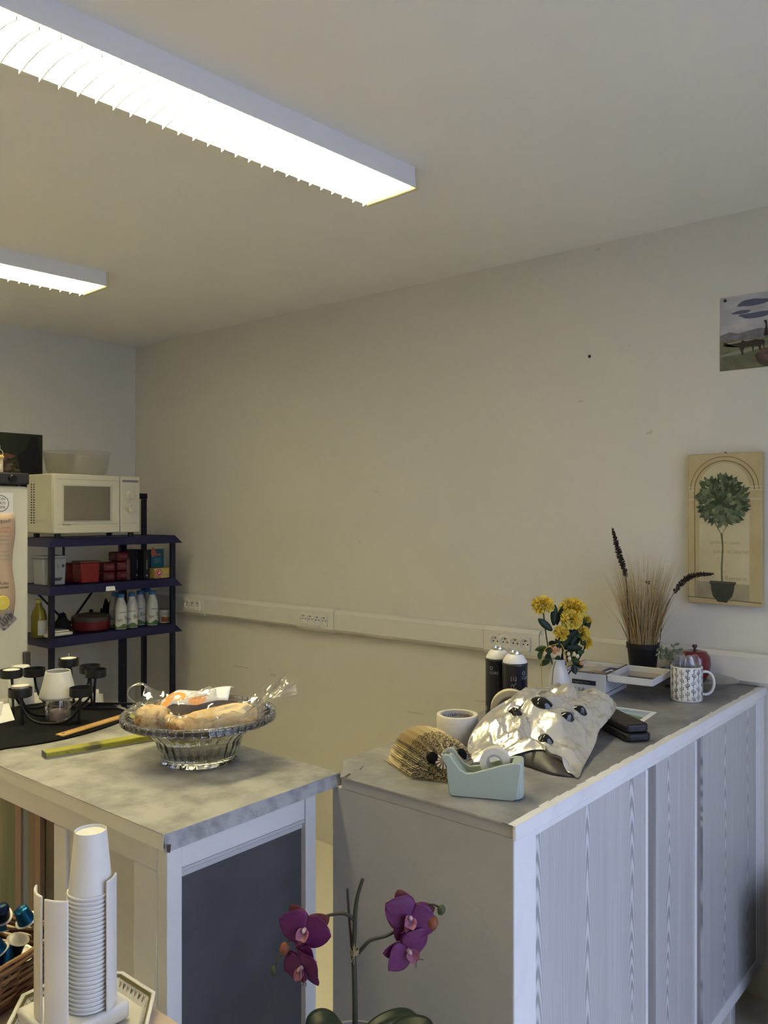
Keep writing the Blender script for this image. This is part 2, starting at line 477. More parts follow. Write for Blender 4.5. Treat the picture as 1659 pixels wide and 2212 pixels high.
# dark poster on the back wall
ps = thing('photo_poster', 'dark green and black photo poster of stacked logs on back wall', 'poster', (2.02, YB, 1.70))
b = B(); b.box(-.30, .232, -.003, -.001, 0, .285); b.build('sheet', mat('poster_green', (.030, .040, .014), .5, var=(5, (.018, .022, .010), .4, .7)), ps)
b = B()
rr = random.Random(5)
for i in range(70):
    x = rr.uniform(-.28, .13); z = rr.uniform(0.01, .15 - .10 * abs(x + .02) * 1.2); l = rr.uniform(.015, .035); h = rr.uniform(.006, .012)
    a = rr.uniform(-.5, .5); c_, s_n = math.cos(a), math.sin(a)
    q = [(-l, -h), (l, -h * .7), (l * .9, h), (-l, h * .8)]
    yy = -.0032 - i * .00001
    b.poly([(x + p[0] * c_ - p[1] * s_n, yy, max(.002, z + p[0] * s_n + p[1] * c_)) for p in q], i % 3)
b.build('log_print', [mat('log_a', (.13, .08, .045), .6), mat('log_b', (.07, .045, .028), .6), mat('log_c', (.19, .13, .085), .6)], ps)
b = B(); b.poly([(.12, -.0042, .0), (.225, -.0042, 0), (.225, -.0042, .15), (.20, -.0042, .27), (.165, -.0042, .275), (.14, -.0042, .20), (.09, -.0042, .17), (.105, -.0042, .10)]); b.build('figure_print', mat('poster_black', (.008, .008, .008), .5), ps)
b = B(); b.poly([(-.06, -.0044, .155), (.06, -.0044, .150), (.085, -.0044, .165), (.03, -.0044, .178), (-.05, -.0044, .168)]); b.build('rust_print', mat('rust_print', (.22, .09, .05), .6), ps)

# ================================================================== BLUE SHELF RACK
rk_m = mat('navy_rack_steel', (.011, .012, .058), .38, metal=.1)
rkb_m = mat('rack_post_steel', (.007, .008, .022), .4, metal=.1)
RX0, RX1, RY0, RY1 = 2.0, 2.70, 3.74, 4.03
rk = thing('shelf_rack', 'navy blue metal shelf rack holding groceries and microwave', 'shelf', ((RX0 + RX1) / 2, RY0, 0))
hw = (RX1 - RX0) / 2; dp = RY1 - RY0
for k, z in enumerate((1.442, 1.212, .965, .45)):
    b = B()
    b.box(-hw, hw, .0, dp, z - .012, z - .004)
    # sloping lips on all four sides (flare outwards and down)
    e = .028; h = .040
    def lip(p0, p1, q0, q1):
        vs = [p0, p1, q1, q0]; b.add(vs, [(0, 1, 2, 3)])
    A = [(-hw, 0, z), (hw, 0, z), (hw, dp, z), (-hw, dp, z)]
    Q = [(-hw - e, -e, z - h), (hw + e, -e, z - h), (hw + e, dp + e * .5, z - h), (-hw - e, dp + e * .5, z - h)]
    for i in range(4): lip(A[i], A[(i + 1) % 4], Q[i], Q[(i + 1) % 4])
    for i in range(4):
        j = (i + 1) % 4
        b.add([A[i], A[j], (A[j][0], A[j][1], z - .008), (A[i][0], A[i][1], z - .008)], [(0, 1, 2, 3)])
    b.build('shelf', rk_m, rk, solid=.0016)
for (x, y, top) in ((-hw + .006, .012, 1.436), (hw - .006, .012, 1.436), (-hw + .006, dp - .012, 1.64), (hw - .006, dp - .012, 1.64)):
    b = B(); b.box(x - .012, x + .012, y - .012, y + .012, 0, top)
    b.build('post', rkb_m, rk, bevel=.002)
b = B(); b.box(hw - .16, hw + .012, dp - .02, dp - .004, 1.6405, 1.672); b.build('top_bracket', rkb_m, rk, bevel=.002)
b = B(); b.box(.185, .225, dp - .03, dp - .005, .0, 1.43); b.build('center_post', rkb_m, rk, bevel=.002)
for (x0, z0, x1, z1) in ((-.30, 1.18, -.10, .97), (.05, 1.18, -.12, .97), (-.14, 1.43, -.14, 1.33)):
    b = B(); b.tube([(x0, dp - .02, z0), (x1, dp - .02, z1)], .012, 6, flat=.4); b.build('brace', rkb_m, rk)
b = B(); T = .0
b.add([(-.075, -.0225, 1.196), (-.028, -.0225, 1.196), (-.028, -.031, 1.174), (-.082, -.031, 1.174)], [(0, 1, 2, 3)])
b.build('price_tag', paper, rk, solid=.001)

def rp(u, Y):   # helper: x on the rack from a bearing
    r = u - 829.5
    return Y * (1371.2 + .6428 * r) / (1150.7 - .766 * r)

# microwave
mw_m = mat('microwave_enamel', (.60, .58, .47), .42)
mw = thing('microwave', 'cream microwave oven with two dials on top of the shelf rack', 'microwave', (2.235, 3.72, 1.442))
W2, D, H = .236, .262, .288
b = B(); b.box(-W2, W2, .012, D, .022, .022 + H); b.build('casing', mw_m, mw, bevel=.006)
b = B(); b.box(-W2 + .002, .118, 0, .011, .024, .020 + H); b.build('door', mw_m, mw, bevel=.003)
b = B(); b.box(.121, W2 - .002, 0, .011, .024, .020 + H); b.build('control_panel', mw_m, mw, bevel=.003)
b = B(); b.box(-W2 + .045, .075, -.0016, -.0002, .078, .258); b.build('window_surround', mat('mw_trim', (.50, .49, .40), .3), mw, bevel=.001)
b = B(); b.box(-W2 + .052, .062, -.0030, -.0016, .084, .252); b.build('glass', mat('mw_glass', (.20, .19, .15), .18, var=(3, (.16, .15, .12), .3, .7)), mw)
for z_ in (.282, .066):
    b = B(); b.box(-W2 + .02, .11, -.0006, 0, z_, z_ + .0018); b.build('groove', mat('mw_groove', (.30, .29, .23), .5), mw)
b = B(); put_text(b, 'Kimdogic', .012, lambda x, y: (-W2 + .045 + x, -.0008, .062 + y)); b.build('brand_print', black_ink, mw)
b = B(); put_text(b, '700 W', .007, lambda x, y: (.135 + x, -.0008, .282 + y)); put_text(b, 'mW-M 718', .006, lambda x, y: (-W2 + .02 + x, -.0008, .042 + y))
b.box(.132, .226, -.0008, -.0002, .277, .289); b.box(.132, .226, -.0006, 0, .069, .0702); stuff(b.build('panel_print', grey_ink, mw))
for z in (.145, .215):
    b = B(); b.lathe([(.027, 0), (.026, .003), (.022, .004), (.021, .016), (.019, .018), (0, .018)], 24); k = b.build('dial', mw_m, mw, smooth=40)
    k.location = (.178, -.0002, z); k.rotation_euler = (R(90), 0, 0)
    b = B(); b.box(-.005, .005, -.020, .020, .018, .026); b.build('grip', mw_m, k, bevel=.001)
    b = B()
    for i in range(9):
        a = R(-30 + i * 30); b.box(.178 + .030 * math.cos(a) - .001, .178 + .030 * math.cos(a) + .001, -.0008, 0, z + .030 * math.sin(a) - .001, z + .030 * math.sin(a) + .001)
    b.build('dial_marks', grey_ink, mw)
b = B()
for i in range(16):
    for dy in (.18, .205): b.box(-W2 - .0006, -W2 + .001, dy, dy + .012, .07 + i * .0125, .076 + i * .0125)
b.build('vent_slots', black_ink, mw)
b = B()
for x in (-.2, .2):
    for y in (.03, .23): b.lathe([(.015, 0), (.015, .022), (0, .022)], 10, 0, (x, y, 0))
b.build('feet', black_plastic, mw)
# translucent bowl on the microwave
b = B(); b.lathe([(0, .003), (.135, .003), (.146, .02), (.164, .112), (.168, .114), (.167, .116), (.160, .114), (.142, .022), (.132, .006), (0, .006)], 40)
o = b.build('plastic_bowl', thin_clear('milky_plastic', (.95, .95, .92), .015, .3, .10, .02, (.72, .71, .62)), smooth=50); o.location = (2.20, 3.862, 1.753)
tag(o, 'wide translucent plastic bowl on top of the microwave', 'bowl')

# --- groceries on the middle shelf (z 1.212)
z2, z3 = 1.213, .966
t = thing('storage_tub', 'grey white plastic tub with lid on the upper grocery shelf', 'tub', (rp(107, 3.86), 3.86, z2))
tubm = mat('tub_plastic', (.38, .40, .41), .45)
b = B(); b.prism([(-.055, 0), (.055, 0), (.062, .13), (-.062, .13)], -.05, .05, 'y'); b.build('tub_body', tubm, t, bevel=.006)
b = B(); b.box(-.066, .066, -.055, .055, .131, .142); b.build('lid', tubm, t, bevel=.003)
b = B()
put_text(b, 'alu', .022, lambda x, y: (-.03 + x * .9, -.0512, .07 + y)); put_text(b, 'I', .03, lambda x, y: (.012 + x, -.0512, .08 + y))
for k in range(16):
    a, a2 = 2 * PI * k / 16, 2 * PI * (k + 1) / 16
    b.poly([(.043, -.0512, .092), (.043 + .008 * math.cos(a), -.0512, .092 + .008 * math.sin(a)), (.043 + .008 * math.cos(a2), -.0512, .092 + .008 * math.sin(a2))])
b.poly([(-.01, -.0512, .02), (.03, -.0512, .02), (.04, -.0512, .035), (-.015, -.0512, .035)])
b.build('tub_print', mat('tub_ink', (.06, .06, .07), .5), t)
red_m = mat('red_plastic', (.27, .017, .014), .4); dred = mat('dark_red', (.09, .008, .010), .35, var=(40, (.16, .02, .02), .5, .7))
t = thing('red_canister', 'bright red square canister beside the wrapped dark red packs', 'canister', (rp(186, 3.84), 3.84, z2))
b = B(); b.prism([(-.048, 0), (.048, 0), (.054, .098), (-.054, .098)], -.04, .04, 'y'); b.build('canister_body', red_m, t, bevel=.005)
b = B(); b.box(-.057, .057, -.043, .043, .099, .110); b.build('lid', mat('canister_lid', (.14, .05, .045), .4), t, bevel=.003)
t = thing('red_tin', 'dark red tin standing behind the bright red canister', 'tin', (rp(157, 3.95), 3.95, z2))
b = B(); b.lathe([(.045, 0), (.048, .004), (.048, .075), (.045, .08), (0, .08)], 24); b.build('tin_body', dred, t, smooth=40)
b = B(); b.lathe([(.049, .0802), (.049, .092), (.046, .095), (0, .095)], 24); b.build('lid', dred, t, smooth=40)
for ix, u in enumerate((227, 256)):
    for iz in range(3 if ix else 2):
        b = B(); b.box(-.034, .034, -.045, .045, 0, .048)
        Yp = 3.86
        o = b.build('wrapped_pack', mat('wrapped_red', (.115, .010, .012), .22, var=(30, (.20, .03, .03), .5, .7), bump=(50, .8)), bevel=.008)
        o.location = (rp(u, Yp), Yp, z2 + iz * .0495)
        tag(o, 'dark red pack in shiny wrap, stacked ' + ('next to the narrow brown jar' if ix else 'against the red canister'), 'pack', 'wrapped dark red packs')
        b = B(); b.box(-.020, .020, -.0462, -.0455, .016, .032); b.build('pack_label', mat('pack_label', (.2, .05, .05), .4), o)
t = thing('jar', 'brownish narrow jar wedged beside the wrapped packs', 'jar', (rp(276, 3.82), 3.82, z2))
b = B(); b.lathe([(.011, 0), (.012, .003), (.012, .10), (.009, .108), (0, .108)], 14); b.build('jar_body', mat('brown_jar', (.13, .06, .045), .5), t, smooth=40)
b = B(); b.lathe([(.0105, .1082), (.0105, .12), (0, .12)], 14); b.build('lid', black_plastic, t, smooth=40)
for (u, Yp, wd, ht, lab) in ((289, 3.90, .028, .155, 'tall black carton standing between wrapped packs and thin dark box'), (309, 3.84, .018, .15, 'thin dark box with small white print beside the teal box')):
    t = thing('dark_carton', lab, 'carton', (rp(u, Yp), Yp, z2))
    b = B(); b.box(-wd, wd, -.035, .035, 0, ht); b.build('carton_body', mat('black_card', (.012, .012, .013), .45), t, bevel=.002)
    b = B(); b.box(-wd * .3, wd * .3, -.0362, -.0355, .012, .022); b.box(-wd * .12, wd * .12, -.0362, -.0355, .05, .10); b.build('carton_print', mat('dim_print', (.30, .30, .28), .5), t)['kind'] = 'stuff'
ybx = rp(350, 3.80)
t = thing('teabag_box', 'yellow flat carton with red round bird logo on the upper grocery shelf', 'box', (ybx, 3.80, z2))
b = B(); b.box(-.066, .066, -.03, .04, 0, .055); b.build('carton_body', mat('yellow_carton', (.50, .36, .10), .5, var=(14, (.60, .48, .18), .4, .7)), t, bevel=.002)
b = B()
for k in range(24):
    a, a2 = 2 * PI * k / 24, 2 * PI * (k + 1) / 24
    b.poly([(-.042, -.0312, .028), (-.042 + .021 * math.cos(a), -.0312, .028 + .023 * math.sin(a)), (-.042 + .021 * math.cos(a2), -.0312, .028 + .023 * math.sin(a2))], 0)
    b.poly([(-.042 + .016 * math.cos(a), -.0315, .028 + .018 * math.sin(a)), (-.042 + .0135 * math.cos(a), -.0315, .028 + .0155 * math.sin(a)), (-.042 + .0135 * math.cos(a2), -.0315, .028 + .0155 * math.sin(a2)), (-.042 + .016 * math.cos(a2), -.0315, .028 + .018 * math.sin(a2))], 1)
b.poly([(-.050, -.0316, .020), (-.036, -.0316, .026), (-.032, -.0316, .038), (-.042, -.0316, .034)], 1)
put_text(b, 'the vert', .013, lambda x, y: (-.005 + x, -.0315, .015 + y), 2)
for k in range(6): b.poly([(.03 + k * .005, -.0313, .028), (.036 + k * .005, -.0313, .034 + .004 * (k % 3)), (.029 + k * .005, -.0313, .044)], 3)
b.build('carton_print', [mat('logo_red', (.42, .03, .025), .5), paper, grey_ink, mat('leaf_ink', (.12, .18, .03), .5)], t)
t = thing('teal_box', 'teal carton with orange flower print standing on the yellow box', 'box', (rp(336, 3.82), 3.82, z2 + .056))
b = B(); b.box(-.040, .040, -.02, .02, 0, .098); b.build('carton_body', mat('teal_card', (.015, .10, .14), .5), t, bevel=.002)
b = B()
b.poly([(-.044, -.0206, .085), (-.035, -.0206, .055), (-.005, -.0206, .072), (-.03, -.0206, .115)], 0)
b.poly([(-.02, -.0208, .075), (.02, -.0208, .075), (.02, -.0208, .066), (-.02, -.0208, .066)], 0)
for i in range(3): b.box(-.022, .018, -.0209, -.0204, .045 - i * .008, .048 - i * .008, 1)
b.lathe([(.007, 0), (.007, .0006), (0, .0006)], 10, 0, (.03, -.0206, .09))
b.build('carton_print', [mat('coral_ink', (.42, .10, .06), .5), mat('pale_teal_ink', (.15, .3, .33), .5)], t)
# --- groceries on the lower shelf (z .965)
b0 = None
for (u, Yp) in ((261, 3.775), (285, 3.785), (303, 3.845), (329, 3.785), (318, 3.92), (249, 3.865)):
    if b0 is None:
        t = thing('milk_bottle', 'white plastic milk bottle with blue cap on the shelf rack', 'bottle', (rp(u, Yp), Yp, z3), 0, 'milk bottles in a row on the shelf')
        b = B(); b.lathe([(.0, .002), (.027, .0), (.0305, .004), (.0305, .10), (.029, .118), (.022, .142), (.0165, .155), (.0165, .163), (0, .163)], 28)
        b.build('bottle_body', mat('milk_white', (.54, .54, .52), .35), t, smooth=40)
        b = B(); b.lathe([(.0185, .1632), (.0185, .180), (.017, .182), (0, .182)], 24); b.build('cap', mat('blue_cap', (.035, .16, .36), .4), t, smooth=40)
        b = B()
        def wrap(r, a0, z0): return lambda x, y: (r * math.sin(a0 + x / r), -r * math.cos(a0 + x / r), z0 + y)
        for k in range(28):
            a, a2 = 2 * PI * k / 28, 2 * PI * (k + 1) / 28; r = .0309
            h1 = .022 + .008 * math.sin(a * 3); h2 = .022 + .008 * math.sin(a2 * 3)
            b.add([(r * math.cos(a), r * math.sin(a), .006), (r * math.cos(a2), r * math.sin(a2), .006), (r * math.cos(a2), r * math.sin(a2), h2), (r * math.cos(a), r * math.sin(a), h1)], [(0, 1, 2, 3)], 0)
        put_text(b, 'Bio', .030, wrap(.0310, .1, .050), 1); put_text(b, 'lait', .024, wrap(.0310, -1.2, .042), 2)
        for k in range(5): put_text(b, '-', .03, wrap(.0310, -.8 + k * .25, .082), 2)
        b.build('label_print', [mat('label_green', (.09, .17, .05), .5), mat('label_green2', (.05, .14, .03), .5), mat('label_navy', (.02, .03, .10), .5)], t)
        b0 = t
    else:
        c = copy_tree(b0); c.location = (rp(u, Yp), Yp, z3); c.rotation_euler.z = random.uniform(-.9, .5)
        if Yp > 3.86: c['label'] = 'milk bottle half hidden behind the front row on the shelf rack'
t = thing('yogurt_cup', 'yogurt cup with foil lid and orange green print by the milk', 'cup', (rp(354, 3.825), 3.825, z3))
b = B(); b.lathe([(0, 0), (.025, 0), (.027, .004), (.034, .068), (.037, .069), (.037, .072), (0, .072)], 28); b.build('cup_body', mat('yogurt_white', (.62, .59, .50), .4), t, smooth=40)
b = B(); b.lathe([(.037, .0722), (.0375, .0735), (0, .074)], 28); b.build('lid', mat('dull_foil', (.25, .24, .2), .4, metal=.6), t, smooth=40)
b = B()
for k in range(10):
    a, a2 = R(-150 + k * 12), R(-150 + (k + 1) * 12)
    for (z0, z1, mi) in ((.006, .034, 0),):
        f0 = lambda z: .0277 + (z - .004) * .1095
        b.add([(f0(z0) * math.cos(a), f0(z0) * math.sin(a), z0), (f0(z0) * math.cos(a2), f0(z0) * math.sin(a2), z0), (f0(z1) * math.cos(a2), f0(z1) * math.sin(a2), z1 - .001 * k), (f0(z1) * math.cos(a), f0(z1) * math.sin(a), z1 + .001 - .001 * k)], [(0, 1, 2, 3)], 0 if k < 6 else 1)
put_text(b, 'nature', .014, lambda x, y: (.0345 * math.sin(-.9 + x / .033), -.0345 * math.cos(-.9 + x / .033), .048 + y), 2)
b.build('cup_print', [mat('orange_ink', (.40, .10, .03), .5), mat('label_green', (.05, .14, .03)), mat('brown_ink', (.2, .08, .03))], t)
t = thing('oil_bottle', 'bottle of yellow cooking oil behind the left rack post', 'bottle', (rp(84, 3.84), 3.84, z3))
b = B(); b.lathe([(0, 0), (.033, 0), (.036, .005), (.036, .10), (.030, .125), (.014, .15), (.013, .165), (0, .165)], 24); b.build('bottle_body', mat('oil_yellow', (.22, .19, .02), .15, trans=.3), t, smooth=40)
b = B(); b.lathe([(.0145, .1652), (.0145, .18), (0, .18)], 16); b.build('cap', mat('oil_cap', (.4, .36, .05), .4), t, smooth=40)
b = B(); b.grid(12, 2, lambda u, v: (.0364 * math.sin(-.6 + u * 1.6), -.0364 * math.cos(-.6 + u * 1.6), .012 + v * .07)); b.build('bottle_label', mat('pale_label', (.42, .44, .42), .6), t)
t = thing('napkin_pack', 'flat white packet of paper napkins at the shelf edge', 'packet', (rp(124, 3.815), 3.815, z3 + .001))
b = B(); b.box(-.075, .06, -.04, .05, 0, .016); b.box(-.065, .045, -.035, .045, .0165, .026); b.build('packet', mat('napkin_white', (.66, .65, .58), .7), t, bevel=.006)
b = B(); put_text(b, 'serviettes', .014, lambda x, y: (-.05 + x, -.01 + y, .0265)); b.build('packet_print', mat('navy_ink', (.03, .04, .15)), t)
t = thing('cooking_pot', 'low dark red casserole pot with grey band on lower shelf', 'pot', (rp(197, 3.88), 3.88, z3))
b = B(); b.lathe([(0, 0), (.085, 0), (.092, .006), (.094, .048), (.090, .048), (.086, .01), (0, .01)], 36); b.build('pot_body', mat('pot_red', (.13, .012, .012), .35), t, smooth=40)
b = B(); b.lathe([(.0955, .0485), (.0955, .068), (.090, .074), (.05, .084), (0, .087)], 36); b.build('lid', mat('pot_lid', (.075, .058, .045), .45), t, smooth=40)
b = B(); b.lathe([(.008, .087), (.012, .10), (.006, .104), (0, .104)], 12); b.build('knob', black_plastic, t, smooth=40)
cloth = mat('black_cloth', (.010, .010, .011), .85)
def lump(name, loc, sx, sy, sz, m, seed, lab, cat):
    b = B()
    def fn(u, v):
        a = u * 2 * PI; ph = v * PI / 2
        d = Vector((math.cos(a) * math.cos(ph), math.sin(a) * math.cos(ph), math.sin(ph)))
        n = 1 + .35 * noise.noise(d * 2.2 + Vector((seed, 0, 0))) + .12 * noise.noise(d * 6 + Vector((0, seed, 0)))
        return (d.x * sx * n, d.y * sy * n, max(0, d.z * sz * n))
    b.grid(28, 12, fn, wrap=True)
    o = b.build(name, m, smooth=True); o.location = loc
    return tag(o, lab, cat)
lump('cloth_bundle', (rp(134, 3.95), 3.945, z3), .036, .040, .085, cloth, 3, 'crumpled black cloth bundle beside the casserole pot', 'cloth')
lump('black_bag', (rp(230, 3.985), 3.975, z3), .045, .028, .12, cloth, 9, 'black plastic bag slumped behind the casserole pot', 'bag')
# ================================================================== WALL PICTURES (long wall)
def onwall(y, z, e): return (XW - e, y, z)
po_ = thing('landscape_poster', 'unframed landscape poster of horses under a cloudy sky, pinned to wall', 'poster', (XW, .66, 2.035))
PW0, PW1, PH = -.24, .255, .243     # local y range and height
def yz(pts, e): return [(-e, p[0], p[1]) for p in pts]
b = B(); b.box(-.0016, -.0004, PW0, PW1, 0, PH); b.build('sheet', mat('poster_sky', (.36, .37, .40), .5, var=(9, (.50, .50, .51), .4, .65, (1, 1, 2.2))), po_)
b = B()
def blob(cy, cz, ry, rz, seed, e, mi, n=26):
    pts = []
    for k in range(n):
        a = 2 * PI * k / n; q = 1 + .38 * noise.noise(Vector((math.cos(a) * 1.6 + seed, math.sin(a) * 1.6, seed)))
        pts.append((cy + ry * q * math.cos(a), cz + rz * q * math.sin(a)))
    b.poly(yz([(max(PW0, min(PW1, p[0])), max(0.001, min(PH - .001, p[1]))) for p in pts], e), mi)
blob(.150, .213, .052, .010, 1, .0020, 0); blob(.185, .187, .030, .006, 2, .0021, 0); blob(.135, .172, .062, .009, 3, .0022, 0); blob(.03, .19, .05, .012, 4, .0022, 0); blob(-.12, .2, .06, .012, 6, .0022, 0)
mt = [(PW1, .118)] + [(PW1 - .03 * k, .124 + .016 * noise.noise(Vector((k * .8, 3.1, 0)))) for k in range(1, 16)] + [(PW0, .13), (PW0, .088), (PW1, .088)]
b.poly(yz(mt, .0023), 1)
b.poly(yz([(PW0, .10), (PW1, .098), (PW1, 0.0), (PW0, 0.0)], .0024), 2)
b.poly(yz([(PW1, .088), (.17, .096), (.10, .088), (.16, .082)], .0025), 3)
b.poly(yz([(PW1, .052), (.2, .062), (.12, .07), (.1, .066), (.18, .052), (PW1, .046)], .0026), 3)
# horse
hs = [(.240, .093), (.247, .085), (.240, .080), (.228, .087), (.214, .086), (.190, .088), (.172, .090), (.150, .087), (.128, .086), (.122, .076), (.126, .066), (.126, .054), (.131, .054), (.134, .068), (.150, .072), (.176, .070), (.181, .060), (.180, .046), (.185, .046), (.189, .060), (.194, .072), (.214, .078), (.226, .082)]
b.poly(yz(hs, .0028), 4)
b.poly(yz([(p[0] * .6 + .04, p[1] * .9 + .012) for p in hs], .0027), 4)
blob(.088, .030, .062, .030, 11, .0030, 5); blob(.085, .040, .055, .022, 13, .0031, 6)
b.poly(yz([(.118, .20 - .05), (.112, .135), (.118, .10), (.104, .10), (.108, .15)], .0032), 4)
b.build('landscape_print', [mat('print_slate', (.085, .10, .16), .5), mat('print_mountain', (.13, .13, .15), .5, var=(40, (.22, .22, .24), .4, .7)),
        mat('print_meadow', (.115, .115, .06), .5, var=(18, (.20, .19, .12), .4, .7)), mat('print_track', (.26, .25, .2), .5), mat('print_horse', (.022, .016, .014), .5),
        mat('print_bush', (.05, .04, .032), .5), mat('print_heather', (.17, .10, .09), .5, var=(60, (.09, .05, .045), .4, .6))], po_)
b = B(); b.lathe([(.005, 0), (.005, .003), (.003, .005), (0, .005)], 12); o = b.build('pin', black_plastic, po_, smooth=40); o.location = (-.002, .238, .232); o.rotation_euler = (0, R(-90), 0)

cv = thing('topiary_canvas', 'cream canvas picture of a potted topiary tree hanging on wall', 'picture', (XW - .001, .893, 1.263))
CW, CH, CD = .118, .498, .03
canvas_m = mat('canvas_ochre', (.46, .36, .17), .65, var=(7, (.54, .45, .25), .35, .7))
b = B(); b.box(-CD, 0, -CW, CW, 0, CH); b.build('stretched_canvas', canvas_m, cv, bevel=.003)
E0 = CD + .0004
def arcband(r0, r1, cz, e, mi, n=28, a0=0, a1=180, ry=1.0):
    for k in range(n):
        a, a2 = R(a0 + (a1 - a0) * k / n), R(a0 + (a1 - a0) * (k + 1) / n)
        b.poly(yz([(r0 * math.cos(a), cz + r0 * math.sin(a) * ry), (r1 * math.cos(a), cz + r1 * math.sin(a) * ry), (r1 * math.cos(a2), cz + r1 * math.sin(a2) * ry), (r0 * math.cos(a2), cz + r0 * math.sin(a2) * ry)], e), mi)
b = B()
# pale arch niche
pts = [(-.080, .03)] + [(.080 * math.cos(R(180 - k * 7.5)) * 1.0, .378 + .088 * math.sin(R(k * 7.5))) for k in range(25)] + [(.080, .03)]
b.poly(yz(pts, E0), 0)
arcband(.094, .0965, .378, E0 + .0003, 1); arcband(.108, .110, .378, E0 + .0003, 1)
b.poly(yz([(.0945, .378), (.0965, .378), (.0945, .02), (.0925, .02)], E0 + .0003), 1)
for z in (.385, .375, .345): 
    b.poly(yz([(.118, z), (.094, z), (.094, z + .004), (.118, z + .004)], E0 + .0003), 2); b.poly(yz([(-.078, z), (-.118, z), (-.118, z + .004), (-.078, z + .004)], E0 + .0003), 2)
b.poly(yz([(.118, .020), (-.118, .012), (-.118, .015), (.118, .023)], E0 + .0003), 1)
b.poly(yz([(.090, .075), (-.08, .07), (-.08, .016), (.090, .022)], E0 + .0002), 3)
for i, (tx, z, s0) in enumerate((('jardin de roses', .200, .016), ('pour et laurier', .170, .019), ('c.', .15, .016), ('an', .105, .016), ('Romarin', .082, .020))):
    put_text(b, tx, s0, lambda x, y: (-(E0 + .0003), .045 - x - .012 * i, z + y), 4)
b.build('arch_print', [mat('niche_cream', (.58, .51, .31), .65, var=(6, (.48, .39, .20), .4, .75)), mat('arch_line', (.16, .12, .06), .6), mat('ledge_line', (.55, .5, .36), .6), mat('sill_print', (.38, .32, .2), .6, var=(12, (.28, .23, .14), .4, .7)), mat('faint_script', (.33, .28, .17), .6)], cv)
b = B()
b.poly(yz([(.002, .052), (.008, .052), (.010, .12), (.006, .19), (.011, .235), (.004, .236), (.001, .19), (.004, .12)], E0 + .0006), 0)
b.poly(yz([(.006, .228), (.010, .232), (.030, .268), (.026, .270)], E0 + .0006), 0); b.poly(yz([(.005, .232), (.009, .228), (-.016, .268), (-.012, .270)], E0 + .0006), 0)
b.build('trunk_print', mat('trunk_ink', (.16, .15, .07), .6), cv)
b = B()
b.poly(yz([(.006 + .058 * math.cos(2 * PI * k / 24), .342 + .060 * math.sin(2 * PI * k / 24)) for k in range(24)], E0 + .0007), 0)
rr = random.Random(12)
for i in range(330):
    a = rr.uniform(0, 2 * PI); q = math.sqrt(rr.random())
    ly, lz = .006 + .068 * q * math.cos(a), .342 + .070 * q * math.sin(a)
    d = a + rr.uniform(-.9, .9); l = rr.uniform(.018, .032); wd = l * .27
    cx, sn = math.cos(d), math.sin(d)
    e = E0 + .0008 + i * .000004
    P = [(0, 0), (l * .4, wd), (l, 0), (l * .4, -wd)]
    b.poly(yz([(ly + p[0] * cx - p[1] * sn, lz + p[0] * sn + p[1] * cx) for p in P], e), rr.choice((0, 0, 1, 1, 2, 2, 3)))
for (y_, z_) in ((.035, .345), (-.03, .335), (-.018, .36), (.032, .31)): 
    b.poly(yz([(y_ + .007 * math.cos(2 * PI * k / 10), z_ + .007 * math.sin(2 * PI * k / 10)) for k in range(10)], E0 + .0020), 4)
b.build('crown_print', [mat('leaf_dark', (.026, .044, .018), .6), mat('leaf_mid', (.06, .09, .038), .6), mat('leaf_grey', (.105, .135, .075), .6), mat('leaf_light', (.155, .18, .095), .6), mat('fruit_print', (.22, .23, .10), .6)], cv)
b = B()
pt = [(.043, .078), (.045, .070), (.041, .066), (.040, .050), (.036, .030), (.024, .016), (.020, .010), (-.010, .008), (-.014, .015), (-.026, .028), (-.032, .048), (-.034, .066), (-.038, .070), (-.037, .077)]
b.poly(yz(pt, E0 + .0022), 0)
b.poly(yz([(.045, .077), (-.039, .077), (-.039, .071), (.045, .071)], E0 + .0024), 1)
b.build('pot_print', [mat('pot_ink', (.035, .040, .025), .6, var=(8, (.065, .068, .04), .4, .7)), mat('pot_rim_ink', (.08, .08, .05), .6)], cv)
b = B(); b.tube([(-.005, 0, CH + .0005), (-.012, 0, CH + .004), (-.02, 0, CH + .003)], .0022, 6); b.build('nail', brass, cv)

# ================================================================== RIGHT COUNTER (bar) and worktop
HC = 1.01
lam_m = mat('grey_concrete_laminate', (.165, .165, .17), .42, var=(11, (.29, .29, .285), .36, .64), bump=(40, .04))
E0X, E1X, FY, BY = 1.287, 2.825, .775, 1.219
